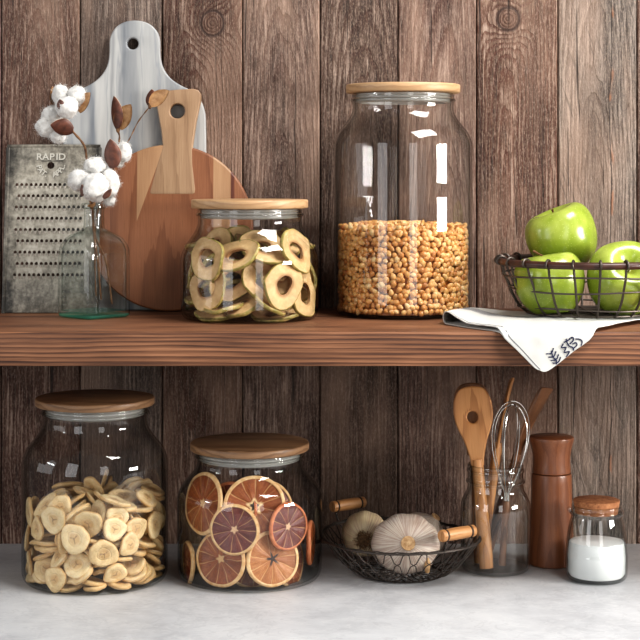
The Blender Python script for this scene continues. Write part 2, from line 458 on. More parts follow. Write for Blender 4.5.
def askin():
    c,x,y,z=coord(); n=noi(c,160.0,3.0)
    return {'Base Color':ramp(n,[(.3,(126,118,54)),(.5,(164,148,84)),(.7,(200,170,112))]),'Roughness':.45,'bump':(n,.4,.001)}
M['askin']=material('dried apple skin',askin)
def orange(name,deep,flesh,pale,heart,star=.25,ring=False):
    def fn():
        c,x,y,z=coord(); r=attr('pr'); an=attr('pa'); rnd=objinfo('Random')*8.0
        n=noi(xyz(x+rnd,y,z),140.0,4.0,.65)
        seg=an*(11.0/(2*PI))+rnd+noi(xyz(x,y+rnd,z),40.0,2.0)*.35
        ff=vabs(frac(seg)-.5)*2.0
        line=sstep(ff,.86,.97)
        # juice-sac streaks run outwards
        st=noi(xyz(an*16.0,r*3.0,rnd),1.0,2.0)
        col=ramp(clamp((n-.5)*1.1+(st-.5)*1.0+.5),[(0,deep),(.5,flesh),(1,pale)])
        sh=noi(xyz(floor(seg)*3.7,rnd,0.0),1.0,0.0)
        col=mix(clamp((sh-.5)*2.5),col,deep)
        col=mix(line*.55*sstep(r,.1,.3),col,(222,178,122))
        hr=r*(1.0-sin(an*5.0+rnd)*star)+(n-.5)*.10
        if ring: col=mix(1.0-sstep(hr,.19,.27),col,(232,200,150))
        col=mix((1.0-sstep(hr,.10,.17)),col,heart)
        col=mix(sstep(r+(n-.5)*.06,.955,1.0),col,(226,186,132))
        return {'Base Color':col,'Roughness':.42,'bump':(st*.5+n*.3-line*.5,.6,.0012)}
    return material(name,fn)
M['or1']=orange('dried orange flesh',(104,46,16),(150,78,34),(184,114,62),(226,186,134))
M['or2']=orange('dried blood orange flesh',(76,28,26),(112,52,44),(148,88,70),(220,184,146))
M['or3']=orange('pale dried orange flesh',(140,78,38),(178,116,66),(204,148,98),(50,36,32),.55)
M['or5']=orange('dried orange flesh with open heart',(112,52,20),(160,88,42),(190,122,70),(48,32,26),.25,True)
M['or4']=orange('dark dried orange flesh',(84,28,18),(124,52,30),(150,78,48),(190,132,94))
def rind():
    c,x,y,z=coord(); n=noi(c,150.0,3.0)
    return {'Base Color':ramp(n,[(.3,(212,162,104)),(.6,(234,198,148)),(.8,(242,216,174))]),'Roughness':.5,'bump':(n,.4,.001)}
M['rind']=material('dried orange rind',rind)
def rindred():
    c,x,y,z=coord(); n=noi(c,150.0,3.0)
    return {'Base Color':ramp(n,[(.3,(190,104,66)),(.7,(224,150,104))]),'Roughness':.5,'bump':(n,.4,.001)}
M['rindred']=material('reddish orange rind',rindred)
def garlic(shade=((172,158,140),(214,205,192))):
    c,x,y,z=coord(); an=atan2(y,x); rnd=objinfo('Random')*9.0
    n=noi(c,45.0,3.0); st=noi(xyz(an*13.0,z*14.0,rnd),1.0,3.0,.6)
    l=sstep(vabs(st-.5),.0,.11)
    col=ramp(clamp((n-.5)*1.1+.55),[(0,shade[0]),(1,shade[1])])
    col=mix((1.0-l)*.6,col,(134,100,92))
    fl=1.0-sstep(noi(xyz(an*34.0,z*10.0,rnd+4.0),1.0,2.0),.36,.48)
    col=mix(fl*.25,col,(172,140,126))
    return {'Base Color':col,'Roughness':.45,'Subsurface Weight':.15,'Subsurface Radius':(.004,.003,.002),'bump':(st,.35,.0014)}
M['garlic']=material('papery garlic skin',garlic)
M['garlic2']=material('yellowed garlic skin',lambda:garlic(((158,140,104),(204,190,156))))
M['garlicneck']=material('cut garlic stalk',lambda:(lambda c:{'Base Color':ramp(noi(c,220.0,3.0),[(.3,(166,124,80)),(.7,(214,180,136))]),'Roughness':.7})(coord()[0]))
M['root']=material('dry garlic roots',lambda:(lambda c:{'Base Color':ramp(noi(c,300.0,2.0),[(.3,(74,52,36)),(.7,(138,106,72))]),'Roughness':.9})(coord()[0]))
def cloth():
    c,x,y,z=coord()
    n=V.nt.nodes.new('ShaderNodeUVMap'); s=V.nt.nodes.new('ShaderNodeSeparateXYZ'); V.nt.links.new(n.outputs[0],s.inputs[0])
    u,v=V(s.outputs[0]),V(s.outputs[1])
    w=sin(u*5200.0)*sin(v*5200.0)
    col=mix(noi(c,30.0,2.0)*.5,(200,199,194),(186,184,177))
    # woven navy band along the far hem
    band=sstep(v,.0025,.004)*(1.0-sstep(v,.034,.036))
    chk=sstep(sin(u*1500.0)*sin(v*1500.0),-.3,.2)
    col=mix(band*(.35+chk*.5),col,(38,44,66))
    ln=sstep(vabs(v+sin(u*1250.0)*.0009),.0006,.0020)
    col=mix((1.0-ln)*.9,col,(26,30,58))
    n2=noi(c,55.0,3.0)
    return {'Base Color':col,'Roughness':.9,'Sheen Weight':.2,'bump':(n2*.8+w*.12,.25,.002)}
M['cloth']=material('white cotton towelling',cloth)
M['navy']=material('navy thread',lambda:{'Base Color':(30,34,66),'Roughness':.9})
# ------------------------------------------------------------------ the setting
def build_wall():
    bnd=[(q-320)*DW/FOC for q in (1,80,162,242.5,320,398,476.5,558,637)]
    w=.112
    bnd=[bnd[0]-w*k for k in (4,3,2,1)]+bnd+[bnd[-1]+w*k for k in (1,2,3,4)]
    cols={4:((92,64,51),.1),5:((110,95,86),.75),6:((98,70,55),.1),7:((110,88,77),.6),8:((94,73,61),.45),9:((114,89,78),.5),10:((106,77,61),.1),11:((128,117,108),1.0)}
    knots={6:(.0140,.405),10:(-.0140,.411)}
    mb=MB(); at=[]
    for i in range(len(bnd)-1):
        x0,x1=bnd[i]+.0006,bnd[i+1]-.0006; r=random.random()
        c,g=cols.get(i,((118,94,82),r)); c=lin(c)
        k=knots.get(i,(.0,9.0)); xm=(x0+x1)/2
        pr=[(x0,.012),(x0,.0022),(x0+.0008,.0007),(x0+.0022,0),(x1-.0022,0),(x1-.0008,.0007),(x1,.0022),(x1,.012)]
        vs=[];fs=[]
        for z in (CZ-.02,.80): vs+=[(x,y,z) for x,y in pr]
        n=len(pr)
        for q in range(n-1): fs.append([q,q+1,n+q+1,n+q])
        mb.add(vs,fs)
        at+=[(v[0]-xm,r,c,g,k[0],k[1]) for v in vs]
    nb=len(mb.v)
    mb.cur=1; mb.box((bnd[0],.012,CZ-.02),(bnd[-1],.03,.80))
    at+=[(0,0,(.01,.01,.01,1),0,0,9)]*(len(mb.v)-nb)
    dark=material('shadow gap',lambda:{'Base Color':(24,18,15),'Roughness':.9})
    o=mb.obj('wall_back',[M['barn'],dark],sharp=25)
    me=o.data
    for nm,ix in (('plank_u',0),('plank_r',1),('plank_g',3),('knot_u',4),('knot_v',5)):
        a=me.attributes.new(nm,'FLOAT','POINT'); a.data.foreach_set('value',[q[ix] for q in at])
    a=me.attributes.new('plank_col','FLOAT_COLOR','POINT')
    for d,q in zip(a.data,at): d.color=q[2]
    o['kind']='structure'
build_wall()

def slab(name,lo,hi,bev,mat):
    bm=bmesh.new(); bmesh.ops.create_cube(bm,size=1)
    for v in bm.verts:
        v.co=Vector([lo[i]+(v.co[i]+.5)*(hi[i]-lo[i]) for i in range(3)])
    bmesh.ops.bevel(bm,geom=list(bm.edges),offset=bev,segments=3,affect='EDGES',profile=.5)
    me=bpy.data.meshes.new(name); bm.to_mesh(me); bm.free(); me.materials.append(mat)
    me.polygons.foreach_set('use_smooth',[True]*len(me.polygons)); me.set_sharp_from_angle(angle=math.radians(35))
    return link(name,me)
tag(slab('wooden_shelf',(-.80,-.345,-.0414),(.80,-.0005,0),.0016,M['shelf']),
    'thick brown stained wooden shelf fixed across the plank wall','shelf')
tag(slab('countertop',(-.95,-.85,CZ-.04),(.95,-.0005,CZ),.003,M['counter']),
    'pale grey stone countertop below the wooden shelf','countertop')

# ------------------------------------------------------------------ boards and grater leaning on the wall
def lean(o, x, y, ang): o.location=(x,y,0.0); o.rotation_euler=(-ang,0,0)
def marble_board():
    s=2.325/FOC
    X=lambda p:(p-135)*s; Z=lambda p:EYE-(p-170)*s
    half=[(0,20.5),(8,21.5),(16,25),(22,31.5),(25,40),(25.3,52),(26.5,62),(30,71),(37,79.5),(47,86),(57,91),(65,99),(69.5,110),(71,124),(71.5,180),(71.5,250),(70.5,292),(67,304),(60,309.5),(50,311),(0,311)]
    pts=[Vector((a,b,0)) for a,b in half]
    cr=crom(pts,4)
    r=[(p.x*s,max(Z(p.y),0)) for p in cr]
    ol=r+[(-a,b) for a,b in r[::-1]][1:-1]
    t=thing('marble_board','white marble paddle board with grey veins and a hanging hole','serving board')
    th=.014
    o=plate('board',[ol,circle(X(133),Z(44),5.6*s,28)],th,.0025,M['marble'],t)
    o.location=(0,0,0)
    lean(t,WX(135,2.325),-.026,.022)
marble_board()
def round_board():
    s=2.295/FOC; th=.016
    t=thing('round_board','round reddish acacia wood board with paler tapered handle','serving board')
    Z=lambda p:EYE-(p-170)*s
    cx=170
    R=83.2*s; cz=R+.0005
    # disc, with the tapered tail of the handle let into it
    disc=plate('board',[circle(0,cz,R,96)],th,.003,M['round'],t)
    hx=lambda p:(p-cx)*s
    h=[(152,195.5),(149.5,194),(150,191),(156,168),(162.5,147),(161,132),(156.5,108),(155,97),(157,93),(161,91.5),(176,90),(193,89),(198,90.5),(200.5,94),(200.5,100),(196,122),(192.5,146),(193,166),(196,190),(195.5,194),(193,195.5)]
    ol=[(hx(a),Z(b)+.001) for a,b in h]
    hd=plate('handle',[ol,circle(hx(177),Z(111.5)+.001,7.4*s,30)],th+.0006,.002,M['boardhandle'],t)
    lean(t,WX(cx,2.295),-.0555,.065)
round_board()

def grater():
    s=2.262/FOC
    t=thing('metal_grater','old flat tin grater with rows of punched holes and raised lettering','grater')
    w=94.5*s; hgt=.2335; x0=-w/2
    X=lambda p:(p-49.5)*s; Z=lambda p:(313-p)*s*1.012
    hole=circle(X(47),Z(165),3.6*s,22)
    outl=[(x0,.001),(x0,hgt-.004),(x0+.003,hgt),(-x0-.003,hgt),(-x0,hgt-.004),(-x0,.001)]
    holes=[hole]; mb=MB()
    rows=[185.2+11.3*i for i in range(9)]
    for ri,pz in enumerate(rows):
        for k in range(15):
            px=13.2+4.82*k+(2.3 if ri%2 else 0)+(ri*.05)
            if ri%2 and k==14: continue
            cx,cz=X(px),Z(pz)
            holes.append(circle(cx,cz+.0006,1.62*s,9,1.95*s))
            # burred hood under each puncture
            P=[]
            for a in range(7):
                th=PI*a/6; row=[]
                for b in range(4):
                    q=b/3
                    row.append((cx+math.cos(th)*1.75*s*(1-.15*q), -.0006-.0022*math.sin(th)*(1-q)*.9-.0001, cz-.0012-q*2.9*s*math.sin(th)**.5+.9*s*(1-math.sin(th))))
                P.append(row)
            mb.grid(P)
    sh=plate('sheet',[outl,]+holes,.0012,.0002,M['tin'],t,res=1)
    mb.obj('teeth',M['tooth'],t,sharp=80)
    # rolled rails at the sides, bead along the top
    for sx in (-1,1):
        r=MB()
        r.tube([(sx*(w/2-.0015),.001,z) for z in (.0,.08,.16,hgt-.003)],.0032,10)
        r.box((min(sx*w/2,sx*(w/2-.0016)),0,0),(max(sx*w/2,sx*(w/2-.0016)),.009,hgt-.002))
        r.obj('side_rail',M['tin'],t)
    r=MB(); r.tube([(x0,.001,hgt-.001),(0,.001,hgt-.0006),(-x0,.001,hgt-.001)],.0026,10); r.obj('top_bead',M['tin'],t)
    lt=MB()
    def put(ch,size,cx,cz,ang=0,ext=1.0):
        for (dx,dz,dy,mi) in ((.0003,-.0004,-.0007,1),(0,0,-.0011,0)):  # dark copy offset behind each glyph paints the letter's shadow
            me=text_mesh('g',ch,size,None,.00035)
            Mx=Matrix.Translation((cx+dx,dy,cz+dz))@Matrix.Rotation(ang,4,'Y')@Matrix.Rotation(PI/2,4,'X')@Matrix.Diagonal((ext,1,1,1))
            lt.cur=mi; lt.add([v.co for v in me.vertices],[list(p.vertices) for p in me.polygons],Mx); bpy.data.meshes.remove(me)
    for i,ch in enumerate('RAPID'): put(ch,7.4*s*1.25,X((35.2,41.6,48.0,53.2,58.2)[i]),Z(156.6),0,1.1)
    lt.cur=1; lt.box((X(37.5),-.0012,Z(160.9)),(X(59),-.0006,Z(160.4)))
    for ch,deg in (('P',194),('A',214),('T',235),('.',250)): 
        a=math.radians(deg); put(ch,5*s*1.5,X(47)+math.cos(a)*12.3*s,Z(163.8)+math.sin(a)*11.5*s,-(a-1.5*PI))
    for ch,deg in (('A',291),('P',308),('P',325),('L',342),('.',354)):
        a=math.radians(deg); put(ch,5*s*1.5,X(47)+math.cos(a)*12.3*s,Z(163.8)+math.sin(a)*11.5*s,-(a-1.5*PI))
    lt.obj('lettering',[M['letter'],M['letterdark']],t)
    lean(t,WX(49.5,2.260),-.085,.160)
grater()

# ------------------------------------------------------------------ glass jars
def sect(prof, wall, floor_t):
    "closed glass profile: outer points bottom to top, then the inside back down"
    out=[(p.x,p.y) for p in crom([(a,b,0) for a,b in prof],5)]
    inn=[]
    for i,(r,z) in enumerate(out):
        a=out[max(i-1,0)]; b=out[min(i+1,len(out)-1)]
        t=Vector((b[0]-a[0],b[1]-a[1],0)).normalized()
        inn.append((r-t.y*wall, max(z+t.x*wall,floor_t)))
    inn=[q for q in inn if q[0]>.002]
    base=[(.0005,out[0][1]+.0012),(out[0][0]*.75,out[0][1]+.001)]
    return base+out, inn
def glass_lathe(name, prof, wall, floor_t, mat, parent, n=96):
    o,i=sect(prof,wall,floor_t)
    mb=MB(); full=o+i[::-1]+[(.0005,floor_t)]
    mb.lathe(full,n)
    k=len(o)
    for q in range(len(mb.f)): mb.mi[q]=1 if q//n>=k and q//n<len(full)-1 else 0
    return mb.obj(name,[mat,M['jarin'] if mat is M['jar'] else M['masonin']],parent,sharp=60)
def store_jar(label, x, y, z, prof, neck_r, lid_r, lid_z, lid_t, lidmat, lidlabel=None):
    t=thing('glass_jar',label,'jar',(x,y,z))
    glass_lathe('glass_body',prof,.0032,.0050,M['jar'],t)
    mb=MB(); b=.0018
    mb.lathe([(.0005,lid_z),(lid_r-.0012,lid_z),(lid_r,lid_z+.0012),(lid_r,lid_z+lid_t-b),(lid_r-b*.3,lid_z+lid_t-b*.3),(lid_r-b,lid_z+lid_t),(.0005,lid_z+lid_t)],96)
    l=mb.obj('lid',lidmat,t,sharp=50)
    if lidlabel: l['label']=lidlabel
    g=MB(); ri=neck_r-.0034
    pr=[(ri-.008,lid_z-.001),(ri-.0022,lid_z-.001)]
    for k in range(3):
        zz=lid_z-.003-.004*k
        pr+=[(ri-.0022,zz),(ri+.0001,zz-.0012),(ri-.0022,zz-.0024)]
    pr+=[(ri-.008,pr[-1][1])]
    g.lathe(pr,96,closed=True); g.obj('gasket',M['gasket'],l)
    return t
def jprof(R,nr,ztop,zn,zs,extra=None):
    "body radius R, neck radius nr, rim height, foot of neck, top of the straight wall"
    return [(R-.011,.0002),(R-.005,.0018),(R-.0012,.008),(R,.018),(R,.35*zs),(R,.7*zs),(R,zs-.28*(zn-zs)),(nr+.965*(R-nr),zs),
            (nr+.76*(R-nr),zs+.31*(zn-zs)),(nr+.43*(R-nr),zs+.56*(zn-zs)),(nr+.14*(R-nr),zs+.80*(zn-zs)),(nr,zn),(nr,zn+.45*(ztop-zn)),(nr+.0022,zn+.55*(ztop-zn)),(nr+.0022,zn+.65*(ztop-zn)),(nr,zn+.75*(ztop-zn)),(nr,ztop-.002),(nr-.001,ztop)]
J={}
# dried apple jar
d=2.18; s=d/FOC
J['apple']=Vector((WX(249.7,d),d-DW,0))
store_jar('squat glass jar of dried apple rings on the wooden shelf',*J['apple'],jprof(.0912,.0690,EYE-38.3*s,EYE-54*s,EYE-86*s),.0690,.0773,EYE-38*s,8.6*s,M['lid'])
# popcorn jar
d=2.243; s=d/FOC
J['corn']=Vector((WX(403,d),d-DW,0))
store_jar('tall glass jar half full of popcorn kernels on the shelf',*J['corn'],jprof(.0940,.0690,EYE+76.5*s,EYE+59*s,EYE+28*s),.0690,.0776,EYE+76.7*s,8.6*s,M['lid'])
# banana jar
d=2.140; s=d/FOC
J['banana']=Vector((WX(95,d),d-DW,CZ))
store_jar('tall glass jar of dried banana chips on the grey countertop',*J['banana'],jprof(.0942,.0672,.2262,.2025,.157),.0672,.0770,.2264,.0098,M['lid_shaded'])
d=2.152; s=d/FOC
J['orange']=Vector((WX(249.7,d),d-DW,CZ))
store_jar('squat glass jar of dried orange slices on the grey countertop',*J['orange'],jprof(.0942,.0690,.1660,.1478,.109),.0690,.0775,.1663,.0098,M['lid_shaded'])

# ------------------------------------------------------------------ popcorn: one heap nobody could count
def popcorn():
    rnd=random.Random(5)
    bm=bmesh.new(); bmesh.ops.create_uvsphere(bm,u_segments=10,v_segments=7,radius=1)
    kv=[v.co.copy() for v in bm.verts]; kf=[[v.index for v in f.verts] for f in bm.faces]; bm.free()
    kv2=[]; tip=[]
    for p in kv:
        t=(p.z+1)/2            # 0 pointed germ end, 1 rounded crown
        w=.62+.38*min(1,t*1.5)
        kv2.append(Vector((p.x*w*.0045,p.y*w*.0034,p.z*.0051))); tip.append(max(0,1-t*3.2))
    vs=[];fs=[];ka=[];ta=[]
    def put(M4,c):
        b=len(vs)
        for p,q in zip(kv2,tip): vs.append(M4@p); ka.append(c); ta.append(q)
        fs.extend([[b+i for i in f] for f in kf])
    R=.0890; top=EYE-56*2.243/FOC+.001   # heap height
    def kern(x,y,z,out=None):
        sc_=rnd.uniform(.84,1.12)
        if out is not None:
            a=out+rnd.gauss(0,.35)
            Mx=Matrix.Translation((x,y,z))@Matrix.Rotation(a-PI/2,4,'Z')@Matrix.Rotation(rnd.gauss(0,.3),4,'X')@Matrix.Rotation(rnd.random()*2*PI,4,'Y')@Matrix.Diagonal((sc_,sc_,sc_,1))
        else:
            Mx=Matrix.Translation((x,y,z))@Euler((rnd.uniform(0,6),rnd.uniform(0,6),rnd.uniform(0,6))).to_matrix().to_4x4()@Matrix.Diagonal((sc_,sc_,sc_,1))
        put(Mx,min(1,max(0,rnd.gauss(.48,.22))))
    z=.0105; row=0
    while z<top-.003:
        n=int(2*PI*R/.0079)
        for k in range(n):
            a=2*PI*(k+.5*(row%2)+rnd.uniform(-.25,.25))/n
            rr=R-.0030-abs(rnd.gauss(0,.0012))
            kern(rr*math.cos(a),rr*math.sin(a),z+rnd.uniform(-.0018,.0018),a)
        z+=.0068; row+=1
    # surface of the heap, slightly mounded, and a second layer under it
    for lay in range(2):
        n=400
        for i in range(n):
            r=math.sqrt((i+.5)/n)*(R-.004); a=i*2.39996
            kern(r*math.cos(a),r*math.sin(a),top-.003-lay*.005+.004*math.cos(r/R*PI/2)+rnd.uniform(-.003,.0025))
    me=bpy.data.meshes.new('popcorn_kernels'); me.from_pydata([tuple(v) for v in vs],[],fs)
    me.polygons.foreach_set('use_smooth',[True]*len(me.polygons)); me.materials.append(M['corn'])
    a=me.attributes.new('kern','FLOAT','POINT'); a.data.foreach_set('value',ka)
    a=me.attributes.new('tip','FLOAT','POINT'); a.data.foreach_set('value',ta)
    # body of the heap behind the outermost kernels
    bm=bmesh.new(); bm.from_mesh(me)
    core=MB(); core.lathe([(.0005,.0055),(R-.0075,.0055),(R-.0075,top-.008),(.0005,top-.005)],48)
    b=len(bm.verts); nv=[bm.verts.new(p) for p in core.v]
    for f in core.f: bm.faces.new([nv[i] for i in f])
    bm.to_mesh(me); bm.free()
    o=link('popcorn_kernels',me,None,J['corn'])
    tag(o,'golden popcorn kernels heaped inside the tall glass jar','popcorn'); o['kind']='stuff'
popcorn()

# ------------------------------------------------------------------ dried fruit
def polar_attrs(me, data):
    a=me.attributes.new('pr','FLOAT','POINT'); a.data.foreach_set('value',[q[0] for q in data])
    a=me.attributes.new('pa','FLOAT','POINT'); a.data.foreach_set('value',[q[1] for q in data])
def polar_solid(name, rad, th, mat, seed, inner=0.0, warp=.002, nA=40, rings=(0,.15,.3,.42,.5,.6,.75,.88,.96,1.0), lumpy=.10, profile=None, ridge=None, outer_mat=None):
    "a lumpy round slice with thickness; rad(a)->radius"
    rnd=random.Random(seed); o=rnd.uniform(0,50)
    rs=[inner+(1-inner)*q for q in rings]
    vs=[];pd=[];fs=[]
    def zoff(x,y): return warp*(1.6*nz((x*30,y*30,o),1.0)+ (x*x-y*y)*900*rnd_s)
    rnd_s=rnd.uniform(-1,1)
    for side in (1,-1):
        for q in rs:
            for k in range(nA):
                a=2*PI*k/nA; r=rad(a)*q*(1+(lumpy*.5*nz((math.cos(a)*1.5,math.sin(a)*1.5,o)) if q>inner else 0)+ (lumpy*.8*nz((math.cos(a)*1.5,math.sin(a)*1.5,o+9)) if inner and q==inner else 0))
                x,y=r*math.cos(a),r*math.sin(a)
                h=th/2*(profile(q) if profile else 1.0)
                if ridge: h+=ridge(q,a)
                vs.append((x,y,zoff(x,y)+side*h)); pd.append((q,a))
    n=len(rs)
    def idx(s,i,k): return s*n*nA+i*nA+(k%nA)
    for s in (0,1):
        for i in range(n-1):
            for k in range(nA):
                f=[idx(s,i,k),idx(s,i+1,k),idx(s,i+1,k+1),idx(s,i,k+1)]
                fs.append(f if s==0 else f[::-1])
    for k in range(nA):
        fs.append([idx(0,n-1,k),idx(1,n-1,k),idx(1,n-1,k+1),idx(0,n-1,k+1)])
        if inner: fs.append([idx(0,0,k+1),idx(1,0,k+1),idx(1,0,k),idx(0,0,k)])
    me=bpy.data.meshes.new(name); me.from_pydata(vs,[],fs); me.materials.append(mat)
    polar_attrs(me,pd)
    me.polygons.foreach_set('use_smooth',[True]*len(me.polygons)); me.set_sharp_from_angle(angle=math.radians(70))
    return me
def rim_band(name, rad, th, mat, seed, lumpy, warp, nA=40, over=.0009, lip=.10):
    "skin round the edge of the slice made with the same seed"
    rnd=random.Random(seed); o=rnd.uniform(0,50); rnd_s=rnd.uniform(-1,1)
    def zoff(x,y): return warp*(1.6*nz((x*30,y*30,o),1.0)+(x*x-y*y)*900*rnd_s)
    P=[]
    for k in range(nA):
        a=2*PI*k/nA; L=1+lumpy*.5*nz((math.cos(a)*1.5,math.sin(a)*1.5,o)); row=[]
        for q,h in ((1-lip,.52),(1-lip*.5,.60),(1.0,.56),(1+over/.03,.30),(1+over/.03,-.30),(1.0,-.56),(1-lip*.5,-.60),(1-lip,-.52)):
            r=rad(a)*q*L; x,y=r*math.cos(a),r*math.sin(a)
            row.append((x,y,zoff(x,y)+h*th))
        P.append(row)
    mb=MB(); mb.grid(P,closed_u=True)
    return mb.mesh(name,mat,60)
def dirq(direction, roll=0.0):
    return Vector(direction).to_track_quat('Z','Y')@Quaternion((0,0,1),roll)
def place(o, base, t, q=None):
    o.location=(base[0]+t[0],base[1]+t[1],base[2]+t[2])
    if q is not None: o.rotation_mode='QUATERNION'; o.rotation_quaternion=q

